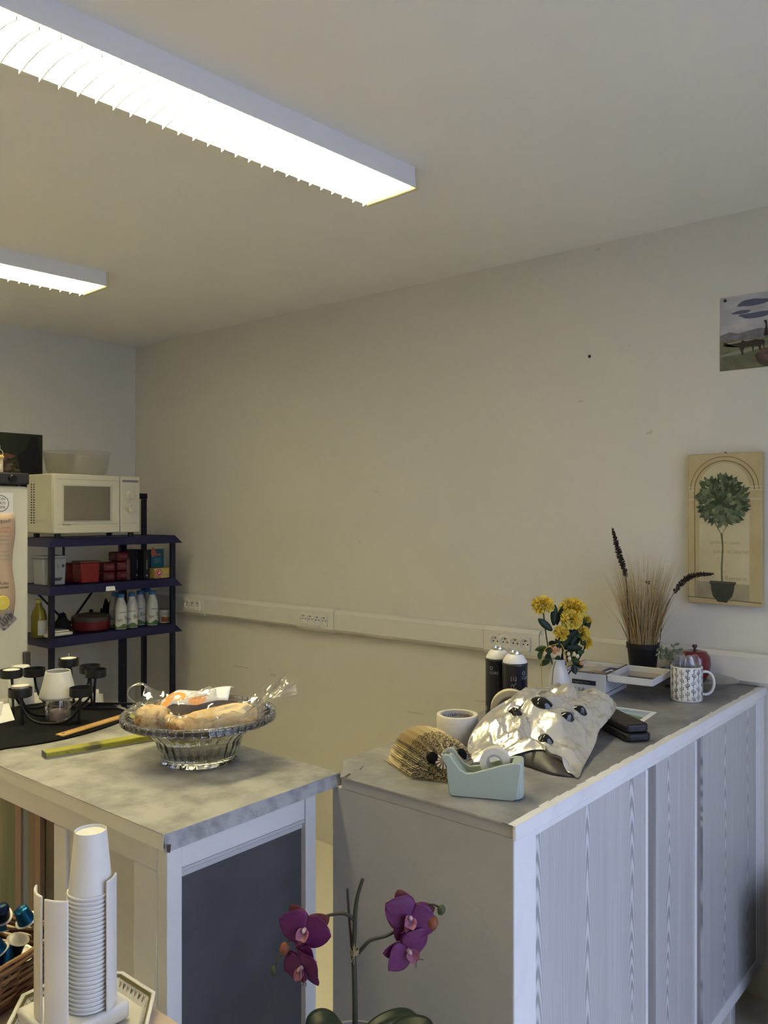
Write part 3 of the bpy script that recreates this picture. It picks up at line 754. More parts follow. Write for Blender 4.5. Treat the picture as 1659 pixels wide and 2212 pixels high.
# white grained laminate of the front
def grain_mat():
    m = bpy.data.materials.new('pale_wood_grain_laminate'); m.use_nodes = True
    nt = m.node_tree; N = nt.nodes; L = nt.links; bs = N['Principled BSDF']
    bs.inputs['Roughness'].default_value = .38
    tc = N.new('ShaderNodeTexCoord')
    def math_(op, a, b_=None):
        n = N.new('ShaderNodeMath'); n.operation = op
        for k, q in enumerate((a, b_)):
            if q is None: continue
            if isinstance(q, (int, float)): n.inputs[k].default_value = q
            else: L.new(q, n.inputs[k])
        return n.outputs[0]
    def noise_(sx, sz, det=3):
        mp = N.new('ShaderNodeMapping'); mp.inputs['Scale'].default_value = (sx, 1, sz)
        L.new(tc.outputs['Object'], mp.inputs['Vector'])
        nz = N.new('ShaderNodeTexNoise'); nz.inputs['Scale'].default_value = 1; nz.inputs['Detail'].default_value = det
        L.new(mp.outputs[0], nz.inputs['Vector']); return nz.outputs['Fac']
    sp = N.new('ShaderNodeSeparateXYZ'); L.new(tc.outputs['Object'], sp.inputs[0])
    X_, Z_ = sp.outputs['X'], sp.outputs['Z']
    wob = math_('MULTIPLY', math_('SUBTRACT', noise_(2, 2.2), .5), .05)
    fr_ = math_('SUBTRACT', math_('FRACT', math_('DIVIDE', math_('ADD', math_('ADD', X_, wob), .020), .215)), .5)
    dx = math_('MULTIPLY', fr_, .215)                                   # distance to a plank heart
    ph = math_('ADD', math_('MULTIPLY', Z_, 16.0), math_('MULTIPLY', math_('MULTIPLY', dx, dx), 4500))
    ph = math_('ADD', ph, math_('MULTIPLY', noise_(9, 1.3, 2), 9.0))
    arcs = math_('ADD', math_('MULTIPLY', math_('SINE', math_('MULTIPLY', ph, 6.283)), .5), .5)
    msk = N.new('ShaderNodeMapRange'); msk.inputs['From Min'].default_value = .060; msk.inputs['From Max'].default_value = .030
    L.new(math_('ABSOLUTE', dx), msk.inputs[0])
    fine = math_('ADD', math_('MULTIPLY', noise_(190, 4), .55), math_('MULTIPLY', noise_(28, .7, 2), .45))
    a = N.new('ShaderNodeMix'); a.data_type = 'FLOAT'       # arched figure round the hearts, fine streaks elsewhere
    L.new(msk.outputs[0], a.inputs[0]); L.new(fine, a.inputs[2]); L.new(arcs, a.inputs[3])
    cr = N.new('ShaderNodeValToRGB')
    cr.color_ramp.elements[0].position = .12; cr.color_ramp.elements[0].color = (.30, .30, .305, 1)
    cr.color_ramp.elements[1].position = .85; cr.color_ramp.elements[1].color = (.60, .60, .605, 1)
    L.new(a.outputs[0], cr.inputs[0]); L.new(cr.outputs[0], bs.inputs['Base Color'])
    return m
grain_m = grain_mat()
taupe = mat('taupe_strip', (.26, .235, .235), .5, var=(8, (.22, .20, .20), .4, .7))
end_m = mat('greige_painted_panel', (.40, .385, .35), .55, var=(3, (.36, .345, .315), .4, .7), bump=(90, .06))
co = thing('bar_counter', 'tall white bar counter with pale wood grain front and taupe strips', 'counter', (E0X, FY, 0))
LX = E1X - E0X; DY = BY - FY
b = B(); b.box(-.004, -.0005, .0, DY, .02, HC - .026)
b.build('end_panel', end_m, co, bevel=.001)
b = B(); b.box(.0, .060, DY - .03, DY, .02, HC - .03); b.build('back_post', white_paint, co, bevel=.002)
b = B(); b.box(.061, LX, DY - .022, DY - .006, .10, HC - .03); b.build('back_panel', end_m, co)
b = B(); b.box(.019, LX, .03, DY - .031, .115, .135); b.build('bottom_board', end_m, co)
b = B()
b.box(.0, .078, 0, .0215, .02, HC - .026)                       # left stile
b.build('stile', white_paint, co, bevel=.002)
b = B(); b.box(LX - .055, LX, 0, .0215, .12, HC - .026); b.build('stile', white_paint, co, bevel=.002)
b = B(); b.box(.0785, LX - .0555, 0, .0215, .12, .158); b.build('bottom_rail', white_paint, co, bevel=.002)
b = B(); b.box(.0785, LX - .0555, 0.001, .0215, HC - .046, HC - .026); b.build('top_rail', white_paint, co, bevel=.002)
cuts = [(.079, .590), (.660, .915), (.985, LX - .075)]
for i, (x0, x1) in enumerate(cuts):
    b = B(); b.box(x0, x1, .005, .021, .1585, HC - .0465); b.build('grain_panel', grain_m, co)
    if i < 2:
        b = B(); b.box(x1 + .0005, x1 + .0125, .000, .0215, .1585, HC - .0465); b.build('edge_bead', white_paint, co, bevel=.002)
        b = B(); b.box(x1 + .013, cuts[i + 1][0] - .0005, .012, .022, .1585, HC - .0465); b.build('taupe_strip', taupe, co)
b = B(); b.box(LX - .0745, LX - .0560, .002, .021, .1585, HC - .0465); b.build('edge_bead', white_paint, co, bevel=.002)
for x in (.05, LX - .24):
    for y in (.03, DY - .06):
        b = B(); b.box(x, x + .045, y, y + .045, 0, .114); b.build('leg', white_paint, co, bevel=.002)
wt = thing('bar_worktop', 'grey concrete-look worktop with white painted front edge on the bar', 'worktop', (E0X, FY, HC - .025))
b = B(); b.prism([(-.0045, -.002), (LX, -.002), (LX, .52), (.085, .49), (.012, .425), (-.0045, .418)], 0, .023, 'z'); b.build('board', end_m, wt)
b = B(); b.prism([(-.009, .003), (LX, .003), (LX, .523), (.083, .493), (.008, .428), (-.010, .418)], .0232, .025, 'z'); b.build('laminate_sheet', lam_m, wt)
b = B(); b.box(-.011, LX, -.010, -.0022, -.002, .0252); b.build('front_edging', white_paint, wt, bevel=.002)
b = B()
ws = random.Random(4)
for k in range(40):       # chipped, paint-dribbled brow where white paint laps over the laminate
    x0 = -.012 + (LX + .01) * k / 40; x1 = -.012 + (LX + .01) * (k + 1) / 40
    b.add([(x0, -.009, .0253), (x1, -.009, .0253), (x1, .006 + ws.uniform(0, .006), .0256), (x0, .006 + ws.uniform(0, .006), .0256)], [(0, 1, 2, 3)])
b.build('paint_lap', white_paint, wt)
b = B()
for k in range(14):
    y0 = .02 + k * .028; e = ws.uniform(0, .002)
    b.add([(-.0092, y0, .0225), (-.0092, y0 + .027, .0225), (-.0105 - e, y0 + .027, .026 + e), (-.0105 - e, y0, .026 + e)], [(0, 1, 2, 3)])
b.build('peeling_edge', mat('bare_edge', (.52, .48, .40), .6), wt)
b = B(); b.poly([(.052, .415, .0254), (.078, .428, .0256), (.080, .431, .0256), (.055, .420, .0254)]); b.poly([(-.012, .40, .0256), (.02, .412, .0256), (.018, .418, .0256), (-.012, .408, .0256)])
b.build('laminate_tear', mat('torn_brown', (.06, .045, .035), .8), wt)
# plain black box filling a dark strip beyond the counter's end
bx = thing('black_box', 'plain black lidded box on the floor beside the bar counter', 'box', (2.66, .545, 0))
b = B(); b.prism([(-.125, 0), (.125, 0), (.14, .42), (-.14, .42)], -.12, .12, 'y'); b.build('box_body', black_plastic, bx, bevel=.01)
b = B(); b.box(-.15, .15, -.13, .13, .421, .45); b.build('lid', black_plastic, bx, bevel=.006)

# ================================================================== LEFT CABINET
KX0, KX1, KY0, KY1 = .878, 1.252, 1.238, 2.42
kb = thing('painted_cabinet', 'white painted cabinet with dark grey end panel under the bread bowl', 'cabinet', (KX0, KY0, 0))
kw, kd, kh = KX1 - KX0, KY1 - KY0, HC - .027
dgrey = mat('charcoal_panel', (.060, .060, .062), .5, var=(5, (.085, .085, .086), .4, .72), bump=(25, .15))
wpaint2 = mat('white_paint_cabinet', (.66, .655, .63), .45, var=(4, (.58, .575, .55), .45, .75), bump=(70, .06))
# end (towards the shop window): stiles, rail, moulding, recessed panel
b = B(); b.box(0, .032, 0, .03, 0, kh); b.build('stile', wpaint2, kb, bevel=.002)
b = B(); b.box(kw - .030, kw, 0, .03, 0, kh); b.build('stile', wpaint2, kb, bevel=.002)
b = B(); b.box(.0325, kw - .0305, .003, .03, kh - .058, kh); b.build('rail', wpaint2, kb, bevel=.002)
b = B(); b.prism([(.004, kh - .0585), (.016, kh - .0585), (.016, kh - .078), (.012, kh - .078), (.010, kh - .068), (.004, kh - .064)], .0325, kw - .0305, 'x'); b.build('moulding', mat('moulding_grey', (.48, .48, .48), .5), kb)
b = B(); b.box(.0325, kw - .0305, .014, .028, .06, kh - .0785); b.build('end_panel', dgrey, kb)
b = B(); b.box(.0325, kw - .0305, .003, .03, 0, .0595); b.build('rail', wpaint2, kb, bevel=.002)
# long left side
b = B(); b.box(.0, .022, .031, kd, kh - .062, kh); b.build('side_rail', wpaint2, kb, bevel=.002)
b = B(); b.box(.0, .022, .031, .105, 0, kh - .0625); b.build('side_stile', wpaint2, kb, bevel=.002)
b = B(); b.box(.006, .020, .1055, .345, 0, kh - .0625); b.build('side_panel', mat('side_panel_paint', (.54, .53, .49), .5, var=(4, (.50, .49, .45), .4, .7)), kb)
b = B(); b.box(.0, .022, .3455, .395, 0, kh - .0625); b.build('side_stile', wpaint2, kb, bevel=.002)
b = B(); b.box(.022, .030, .3955, .47, 0, kh - .0625); b.build('side_return', mat('brown_shadow_side', (.13, .105, .085), .7), kb)  # brown board, shadow-side darkness put into its colour
pc = [(.30, .20, .13), (.24, .17, .10), (.21, .24, .24), (.31, .21, .14), (.17, .18, .10), (.24, .23, .14), (.26, .18, .12), (.2, .23, .2)]
y = .4705
for i, c in enumerate(pc):
    wd = (.022, .034, .030, .028, .05, .05, .05, .06)[i]
    b = B(); b.box(.010 + .002 * (i % 3), .021, y, y + wd - .002, 0, kh - .0625)
    b.build('plank', mat('weathered_plank_%d' % i, c, .75, var=(10, tuple(q * .72 for q in c), .4, .62, (1, 3, .25))), kb); y += wd
b = B(); b.box(.006, .022, y, kd, 0, kh - .0625); b.build('side_panel', wpaint2, kb)
b = B(); b.box(kw - .016, kw, .031, kd, .05, kh); b.build('right_panel', wpaint2, kb)
b = B(); b.box(.023, kw - .017, kd - .016, kd, 0, kh); b.build('back_panel', wpaint2, kb)
kt = thing('cabinet_worktop', 'grey mottled worktop with folded edge on the painted cabinet', 'worktop', (KX0, KY0, HC - .026))
lam2 = mat('pale_concrete_laminate', (.22, .218, .205), .45, var=(13, (.39, .385, .36), .36, .60), bump=(40, .04))
X0, X1, Y0, Y1 = -.026, .046 + kw, -.026, kd + .05
b = B(); b.box(X0 + .002, X1 - .002, Y0 + .002, Y1 - .002, 0, .0235); b.build('board', wpaint2, kt)
b = B(); b.box(X0, X1, Y0, Y1, .0237, .0262); b.build('laminate_sheet', lam2, kt)
b = B(); b.add([(X0, Y0 + .001, .0260), (X1, Y0 + .001, .0260), (X1 + .004, Y0 - .006, .002), (X0 - .001, Y0 - .008, -.003)], [(0, 1, 2, 3)]); b.build('front_flap', mat('scuffed_laminate_edge', (.36, .36, .36), .4, var=(30, (.22, .22, .22), .45, .65)), kt, solid=.0014)
b = B(); b.add([(X0 + .001, Y0, .0260), (X0 + .001, Y1, .0260), (X0 - .003, Y1, .003), (X0 - .005, Y0 - .004, .001)], [(0, 1, 2, 3)]); b.build('side_flap', mat('side_edge_paint', (.50, .485, .43), .5), kt, solid=.0014)
b = B(); b.poly([(X0 + .0, Y0 - .010, .012), (X0 + .008, Y0 - .0105, .010), (X0 + .006, Y0 - .0105, -.004), (X0 + .001, Y0 - .0105, -.002)]); b.build('chip', mat('torn_brown', (.06, .045, .035)), kt)
# cream plastic chair standing behind the cabinet
ch = thing('plastic_chair', 'cream plastic stacking chair with slotted back behind the cabinet', 'chair', (1.617, 2.72, 0))
ch.rotation_euler.z = R(180)
b = B()
def back(u, v):
    x = -.20 + .40 * u; z = .46 + .40 * v
    y = .20 + .06 * v + .03 * (2 * u - 1) ** 2
    return (x, -y, z)
vs = []; nu, nv = 21, 21
b2 = B(); b2.grid(nu, nv, back)
b2.f = [f for k, f in enumerate(b2.f) if not (16 <= k // 20 <= 17 and 3 <= k % 20 <= 16) and not (k // 20 == 19 and k % 20 in (0, 19))]
b2.m = [0] * len(b2.f)
b2.build('backrest', cream_plastic, ch, smooth=True, solid=.02)
b = B(); b.grid(12, 12, lambda u, v: (-.21 + .42 * u, .22 - .43 * v, .45 - .02 * math.sin(u * PI) * math.sin(v * PI))); b.build('seat', cream_plastic, ch, smooth=True, solid=.016)
for (x, y) in ((-.18, .19), (.18, .19), (-.18, -.19), (.18, -.19)):
    b = B(); b.tube([(x, y, .44), (x * 1.12, y * 1.15, 0)], [.022, .015], 10); b.build('leg', cream_plastic, ch, smooth=40)
# ================================================================== ON THE CABINET WORKTOP  (z = ZT)
ZT = HC + .0004
fx, fy = .766, .6428          # horizontal viewing direction of the photograph, for laying things out
# black mat
mt_ = B()
pts = [(1.335, 2.02), (1.30, 1.985), (1.22, 1.94), (1.12, 1.91), (1.02, 1.905), (.93, 1.93), (.88, 1.97), (.875, 2.28), (1.20, 2.31), (1.30, 2.20)]
mt_.prism([(p.x, p.y) for p in catmull([(x - 1.1, y - 2.1, 0) for x, y in pts], 5, True)], 0, .004, 'z')
o = mt_.build('table_mat', mat('black_felt', (.008, .008, .009), .95, spec=.15)); o.location = (1.1, 2.1, ZT)
tag(o, 'large black felt mat with rounded edge under the candle holder', 'mat')
ZM = ZT + .0045
# candelabra
cd = thing('candle_holder', 'black metal candle holder with several cups on curved arms', 'candle holder', (1.16, 2.14, ZM))
def loc(x, y, z): return (x - 1.16, y - 2.14, z - ZM)
cups = [(1.075, 2.225, 1.118), (1.038, 2.10, 1.090), (1.150, 2.245, 1.108), (1.262, 2.262, 1.118), (1.262, 2.115, 1.105), (1.145, 1.99, 1.090), (1.285, 2.185, 1.105)]
cup0 = None
for (x, y, z) in cups:
    if cup0 is None:
        b = B(); b.lathe([(0, 0), (.027, 0), (.029, .002), (.029, .022), (.0275, .022), (.0275, .004), (0, .004)], 28); cup0 = b.build('cup', black_metal, cd, smooth=40); q = cup0
    else: q = cup0.copy(); C.objects.link(q)
    q.location = loc(x, y, z)
def U(a, c, dip, n=14):
    a = Vector(loc(*a)); c = Vector(loc(*c)); P = []
    for k in range(n + 1):
        t = k / n; p = a.lerp(c, smoothstep(t) * .8 + t * .2)
        zz = dip + (a.z - dip) * abs(2 * t - 1) ** 2.6
        P.append((p.x, p.y, zz))
    return P
for (i, j, d) in ((1, 5, .004), (2, 4, .004), (0, 3, .004), (6, 1, .004)):
    b = B(); b.tube(U(cups[i], cups[j], d), .0035, 8); b.build('arm', black_metal, cd, smooth=True)
for i, (dx, dy) in ((0, (.0, -.012)), (1, (.008, .004)), (4, (0, .01)), (6, (.0, -.01)), (3, (.03, .02)), (3, (-.03, .015)), (3, (0, -.03)), (5, (0, .012))):
    x, y, z = cups[i]
    b = B(); b.tube([loc(x + dx * .3, y + dy * .3, z), loc(x + dx, y + dy, ZM + .001)], .0035, 8); b.build('leg', black_metal, cd, smooth=40)
wax = mat('candle_wax', (.80, .76, .64), .45, sss=.2); alu = mat('tealight_cup', (.55, .54, .52), .3, metal=.9)
tl0 = None
for i, (ci, dz, lab) in enumerate(((0, .004, 'white tealight sunk in the candle holder cup beside the paper sheets'), (1, .012, 'white tealight raised above the rim of its holder cup'), (3, .006, 'white tealight in the candle holder cup over three splayed legs'))):
    x, y, z = cups[ci]
    if tl0 is None:
        tl0 = thing('tealight', lab, 'tealight', (x, y, z + dz), 0, 'tealights in the candle holder')
        b = B(); b.lathe([(0, 0), (.021, 0), (.0225, .002), (.0225, .018), (.0215, .018), (.0215, .003), (0, .003)], 26); b.build('cup', alu, tl0, smooth=40)
        b = B(); b.lathe([(.021, .0035), (.021, .0165), (.012, .0185), (0, .019)], 26); b.build('wax', wax, tl0, smooth=40)
        b = B(); b.tube([(0, 0, .0185), (.001, 0, .026), (.0025, .001, .031)], .0009, 6); b.build('wick', mat('wick', (.75, .72, .62), .8), tl0)
        q = tl0
    else:
        q = copy_tree(tl0); q['label'] = lab; q.location = (x, y, z + dz)
    q.location.z = z + dz
# glass candle lamp
gl = thing('candle_lamp', 'small glass candle lamp with frosted shade on the black mat', 'candle lamp', (1.128, 2.075, ZM))
glass_m = mat('clear_glass', (1, 1, 1), .02, trans=1.0, ior=1.45)
thin_glass = thin_clear('thin_glass', (.93, .94, .93), .07, .02, .75)
b = B(); b.lathe([(0, .001), (.024, .001), (.030, .006), (.034, .022), (.033, .04), (.026, .060), (.025, .070)], 32); b.build('glass_base', thin_glass, gl, smooth=40)
b = B(); b.lathe([(.046, .062), (.047, .068), (.040, .092), (.031, .130), (.0305, .132)], 36); b.f.pop(); b.m.pop(); b.f.pop(); b.m.pop()
b.build('frosted_shade', mat('frosted_glass', (.60, .59, .54), .5), gl, smooth=40, solid=.0015)
b = B(); b.lathe([(0, .004), (.020, .004), (.021, .006), (.021, .026), (.018, .029), (0, .028)], 26); b.build('candle', mat('pink_wax', (.62, .44, .34), .5, sss=.2), gl, smooth=40)
# white jar behind
jr = thing('white_jar', 'white glazed jar with lid behind the candle holder', 'jar', (1.165, 2.352, ZT))
b = B(); b.lathe([(0, 0), (.033, 0), (.036, .004), (.034, .085), (.028, .095), (.0, .095)], 32); b.build('jar_body', mat('white_glaze', (.74, .73, .69), .25), jr, smooth=40)
b = B(); b.lathe([(.026, .0953), (.026, .105), (.022, .112), (0, .113)], 28); b.build('lid', mat('white_glaze', (.7, .7, .66)), jr, smooth=40)
# loose papers
b = B(); b.add([(.93, 2.145, .0), (1.055, 2.165, .0), (1.075, 2.24, .03), (.94, 2.30, .012)], [(0, 1, 2, 3)]); 
o = b.build('paper_sheet', paper, solid=.0006); o.location = (0, 0, ZM + .001); tag(o, 'white paper sheet curling up beside the candle holder', 'paper')
b = B(); b.add([(.92, 2.16, .0), (1.040, 2.175, .0), (1.06, 2.20, .036), (.93, 2.27, .04)], [(0, 1, 2, 3)])
o = b.build('paper_sheet', mat('cream_paper', (.72, .71, .66), .7), solid=.0006); o.location = (-.012, .012, ZM + .008); tag(o, 'creamy paper sheet lying on top of another sheet on the mat', 'paper')
# wooden ruler, yellow green level rail, slim black frame
def plank(name, p0, p1, w, h, m, z0, label, cat, bev=.0008):
    d = Vector((p1[0] - p0[0], p1[1] - p0[1], 0)); l = d.length
    t = thing(name, label, cat, (p0[0], p0[1], z0), math.atan2(d.y, d.x))
    b = B(); b.box(0, l, -w / 2, w / 2, 0, h); b.build('bar', m, t, bevel=bev)
    return t, l
rul, l = plank('wooden_ruler', (1.050, 1.925), (1.335, 1.995), .028, .004, mat('ruler_wood', (.50, .29, .09), .5, var=(8, (.60, .38, .14), .4, .7, (.3, 3, 1))), ZM + .0005, 'orange wooden ruler lying on the edge of the black mat', 'ruler')
b = B()
for k in range(int(l / .005)):
    x = .012 + k * .005
    if x < l - .004: b.box(x, x + .0006, .014 - (.008 if k % 2 == 0 else .005), .0135, .0041, .0043); b.box(x, x + .0006, -.0135, -.014 + .005, .0041, .0043)
for k in range(1, 26, 2): put_text(b, str(k), .007, lambda x, y: (.01 + k * .01 + x, -.003 + y, .0043))
b.lathe([(.004, 0), (.004, .0003), (0, .0003)], 12, 0, (.012, 0, .0041))
stuff(b.build('ruler_marks', black_ink, rul))
lev, l = plank('straightedge', (.945, 1.80), (1.30, 1.72), .030, .014, mat('worn_yellow_green', (.34, .33, .035), .5, var=(14, (.10, .10, .03), .56, .68)), ZT + .0002, 'worn yellow green straightedge beside the crystal bowl', 'straightedge', .002)
b = B(); b.box(-.0012, 0, -.015, .015, .0, .014); b.build('end_cap', mat('dark_steel', (.07, .07, .06), .5), lev)
b = B(); b.box(0, l, -.021, -.0155, 0, .003); b.build('ledge', mat('level_steel', (.25, .24, .2), .4, metal=.6), lev)
sf = thing('slim_frame', 'slim black empty frame lying by the mat corner', 'frame', (1.30, 2.10, ZM + .001), R(-52))
for (x0, x1, y0, y1) in ((-.07, .07, -.03, -.026), (-.07, .07, .026, .03), (-.07, -.066, -.0259, .0259), (.066, .07, -.0259, .0259)):
    b = B(); b.box(x0, x1, y0, y1, 0, .006); b.build('frame_bar', mat('black_gloss', (.02, .02, .02), .15), sf)

# ------------------------------------------------------------------ crystal bowl with bread
BX, BYc = 1.160, 1.515
bw = thing('crystal_bowl', 'wide pressed crystal glass bowl holding bagged bread', 'bowl', (BX, BYc, ZT))
crystal = mat('crystal', (.93, .95, .94), .03, trans=1.0, ior=1.5)
flute = lambda n, amp: (lambda a, r, z: 1 + amp * math.cos(n * a))
b = B()
b.lathe([(0, .0), (.078, .0), (.083, .004), (.080, .012), (.086, .020), (.089, .029), (.092, .038), (.095, .046), (.098, .055), (.120, .078), (.160, .094), (.163, .100), (.160, .104), (.150, .101), (.118, .086), (.092, .062), (.078, .022), (0, .016)], 120, rfun=lambda a, r, z: 1 + (.012 * math.cos(60 * a) if (z < .02 and r > .05) or r > .145 else .007 * math.cos(30 * a + z * 160) + .007 * math.cos(30 * a - z * 160)))
b.build('bowl', crystal, bw, smooth=60)
n = 64
b = B()
a0 = PI / n * .82
def rimblk(k):
    a = 2 * PI * k / n
    return a
q0 = None
for k in range(n):
    if q0 is None:
        b = B(); b.prism([(-.0070, 0), (.0070, 0), (.0078, .016), (-.0078, .016)], -.005, .006, 'y'); q0 = b.build('rim_bead', crystal, bw, bevel=.0015); q = q0
    else: q = q0.copy(); C.objects.link(q)
    a = 2 * PI * k / n
    q.matrix_local = Matrix.Translation((.1655 * math.cos(a), .1655 * math.sin(a), .094)) @ Matrix.Rotation(a - PI / 2, 4, 'Z')
def loaf(name, c, size, rot, m, seed, label, amp=.14, ee=.75):
    b = B()
    def fn(u, v):
        a = u * 2 * PI; ph = (v - .5) * PI
        d = Vector((math.cos(a) * math.cos(ph), math.sin(a) * math.cos(ph), math.sin(ph)))
        q = 1 + amp * noise.noise(d * 1.7 + Vector((seed, seed, 0))) + amp * .5 * noise.noise(d * 5 + Vector((0, seed, 2))) - amp * .5 * abs(noise.noise(d * 3.3 + Vector((2, seed, 0))))
        e = ee
        s_ = lambda t: math.copysign(abs(t) ** e, t)
        return (s_(d.x) * size[0] * q, s_(d.y) * size[1] * q, s_(d.z) * size[2] * q)
    b.grid(36, 18, fn, wrap=True)
    o = b.build(name, m, smooth=True); o.location = c; o.rotation_euler = rot
    return tag(o, label, 'bread')
br1 = mat('brown_crust', (.25, .145, .075), .7, var=(14, (.13, .065, .035), .42, .65), bump=(60, .3))
br2 = mat('pale_crust', (.60, .41, .18), .7, var=(22, (.74, .60, .36), .45, .62), bump=(60, .25))
br3 = mat('crumb', (.60, .45, .24), .8, var=(30, (.26, .14, .06), .48, .62), bump=(50, .5))
RZ = R(-50)      # across the view
loaf('brown_bread', (BX + .010, BYc + .034, ZT + .104), (.105, .038, .032), (R(8), R(-4), RZ + R(10)), br1, 1.3, 'dark brown loaf under the printed label in the crystal bowl')
loaf('pale_bread', (BX - .005, BYc - .063, ZT + .100), (.085, .036, .027), (R(-14), R(-8), RZ + R(14)), br2, 4.1, 'pale golden bread slab in the bag beside the bowl rim', .22, .5)
loaf('bread_roll', (BX - .095, BYc + .040, ZT + .104), (.036, .036, .030), (0, R(10), .3), br3, 7.7, 'small round seeded roll at the end of the bread bag')
loaf('bread_stick', (BX - .083, BYc - .022, ZT + .098), (.046, .017, .018), (0, R(6), RZ + R(-55)), br3, 2.2, 'short pale bread stick beside the small round roll', .1)
# clear bag around the bread
bg_ = thing('bread_bag', 'crinkled clear plastic bread bag with printed label in bowl', 'bag', (BX, BYc, ZT))
b = B()
e1 = Vector((math.cos(RZ), math.sin(RZ), 0)); e2 = Vector((-math.sin(RZ), math.cos(RZ), 0))
def bagf(u, v):
    x = -.150 + u * .345; y = -.115 + v * .215
    rr_ = math.hypot((x - .01) / .15, y / .105)
    h = .122 * (1 - smoothstep((rr_ - .25) / 1.15)) + .02
    h = max(h, .104 + .03 * smoothstep((rr_ - .9) / .6) if rr_ > .9 else h)
    if x > .12: h += (x - .12) * .55; y *= 1 - .25 * smoothstep((x - .1) / .1)
    p = Vector((x * 22, y * 22, 0))
    h += .012 * noise.noise(p) + .016 * abs(noise.noise(p * 1.9)) + .006 * abs(noise.noise(p * 4.1))
    q = e1 * (x + .006 * noise.noise(p * 1.3)) + e2 * (y + .006 * noise.noise(p * 1.1 + Vector((5, 0, 0))))
    return (q.x, q.y, h + .005)
b.grid(56, 36, bagf)
b.build('film', clear_film, bg_, smooth=25)
b = B()
def lab(u, v):
    x = -.085 + u * .155; y = .045 - v * .075
    h = .136 + .013 * math.sin((v * .8 + .1) * PI) - .03 * max(0, v - .6) + .012 * u + .003 * math.sin(u * 9)
    if u < .2: h -= (.2 - u) * .08
    q = e1 * x + e2 * y
    return (q.x, q.y, h)
b.grid(20, 12, lab); lbo = b.build('label', mat('label_paper', (.74, .74, .78), .5), bg_, smooth=True, solid=.0006)
b = B()
def onl(x, y):      # x along label 0..1, y 0..1 from the viewer's edge
    u, v = x, 1 - y
    p = lab(u, v); return (p[0], p[1], p[2] + .0012)
for (x, y, rx, ry) in ((.1, .14, .09, .12), (.28, .22, .1, .14), (.55, .10, .13, .13), (.12, .36, .07, .08)):
    b.poly([onl(x + rx * math.cos(2 * PI * k / 16), y + ry * math.sin(2 * PI * k / 16)) for k in range(16)], 0)
put_text(b, 'Pain de mie', .10, lambda x, y: onl(.15 + x, .45 + y * 1.2), 1)
for k in range(5): put_text(b, 'farine de ble, eau, sel, levure', .035, lambda x, y: onl(.55 + x * .9, .85 - k * .1 + y * 1.4), 2)
b.build('label_print', [mat('label_orange', (.80, .32, .06), .5), mat('label_brown', (.3, .12, .05), .5), grey_ink], lbo)
b = B()
kp = [Vector((BX - .035, BYc + .12, 0)) - Vector((BX, BYc, 0)) + Vector((0, 0, z)) for z in (.10,)]
c0 = Vector((-.065, .135, .115))
loop = catmull([c0, c0 + Vector((-.02, .015, .02)), c0 + Vector((-.018, .010, .042)), c0 + Vector((.0, -.01, .050)), c0 + Vector((.018, -.02, .03)), c0 + Vector((.012, -.014, .005))], 6)
b.tube(loop, .006, 8, flat=.25); b.build('twisted_end', clear_film, bg_, smooth=True)
b = B(); b.T = None
fanc = e1 * .165 + Vector((0, 0, .138))
def fan(u, v):
    a = (u - .5) * 1.1; r = .03 + v * .055
    q = fanc + e1 * (r * math.cos(a) - .03) + e2 * (r * math.sin(a) * .9) + Vector((0, 0, .012 * math.sin(u * 22) * v + .022 * v))
    return tuple(q)
b.grid(40, 6, fan); b.build('gathered_end', clear_film, bg_, smooth=30)

# ================================================================== ON THE BAR WORKTOP
ZB = HC + .0006
# -- folded-book hedgehog
hd = thing('folded_book_hedgehog', 'hedgehog folded from an old book, with black dot eyes', 'paper ornament', (1.428, 1.034, ZB))
ax = Vector((-.476, -.88, 0)).normalized(); sd = Vector((.88, -.476, 0)).normalized()
b = B(); NP = 62
def hp_(t, r, a):      # t along axis (0 = face ring, positive toward the nose), r radius, a half-turn angle
    q = ax * t + sd * (math.cos(a) * r) + Vector((0, 0, math.sin(a) * r))
    return (q.x, q.y, q.z + .0005)
zig = []
for k in range(2 * NP + 1):
    a = PI * k / (2 * NP); f_ = 1.0 if k % 2 else .905
    jit = .0016 * math.sin(k * 2.4)
    zig.append([hp_(-.062, (.0760 + jit) * f_, a), hp_(-.03, (.0765 + jit) * f_, a), hp_(.0 + jit * .5, (.0745 + jit) * f_, a), hp_(.028, .042 * (f_ + .02), a), hp_(.056, .007, a)])
for k in range(2 * NP):
    for q in range(4): b.poly([zig[k][q], zig[k][q + 1], zig[k + 1][q + 1], zig[k + 1][q]])
pg = bpy.data.materials.new('printed_pages'); pg.use_nodes = True
nt = pg.node_tree; N = nt.nodes; Lk = nt.links; bs = N['Principled BSDF']; bs.inputs['Roughness'].default_value = .85
tc = N.new('ShaderNodeTexCoord'); nz = N.new('ShaderNodeTexNoise'); nz.inputs['Scale'].default_value = 260; nz.inputs['Detail'].default_value = 1
Lk.new(tc.outputs['Object'], nz.inputs['Vector'])
cr = N.new('ShaderNodeValToRGB'); cr.color_ramp.elements[0].position = .47; cr.color_ramp.elements[0].color = (.56, .47, .30, 1); cr.color_ramp.elements[1].position = .56; cr.color_ramp.elements[1].color = (.09, .075, .05, 1)
Lk.new(nz.outputs['Fac'], cr.inputs[0]); Lk.new(cr.outputs[0], bs.inputs['Base Color']); MATS['printed_pages'] = pg
stuff(b.build('pages', pg, hd))
b = B()
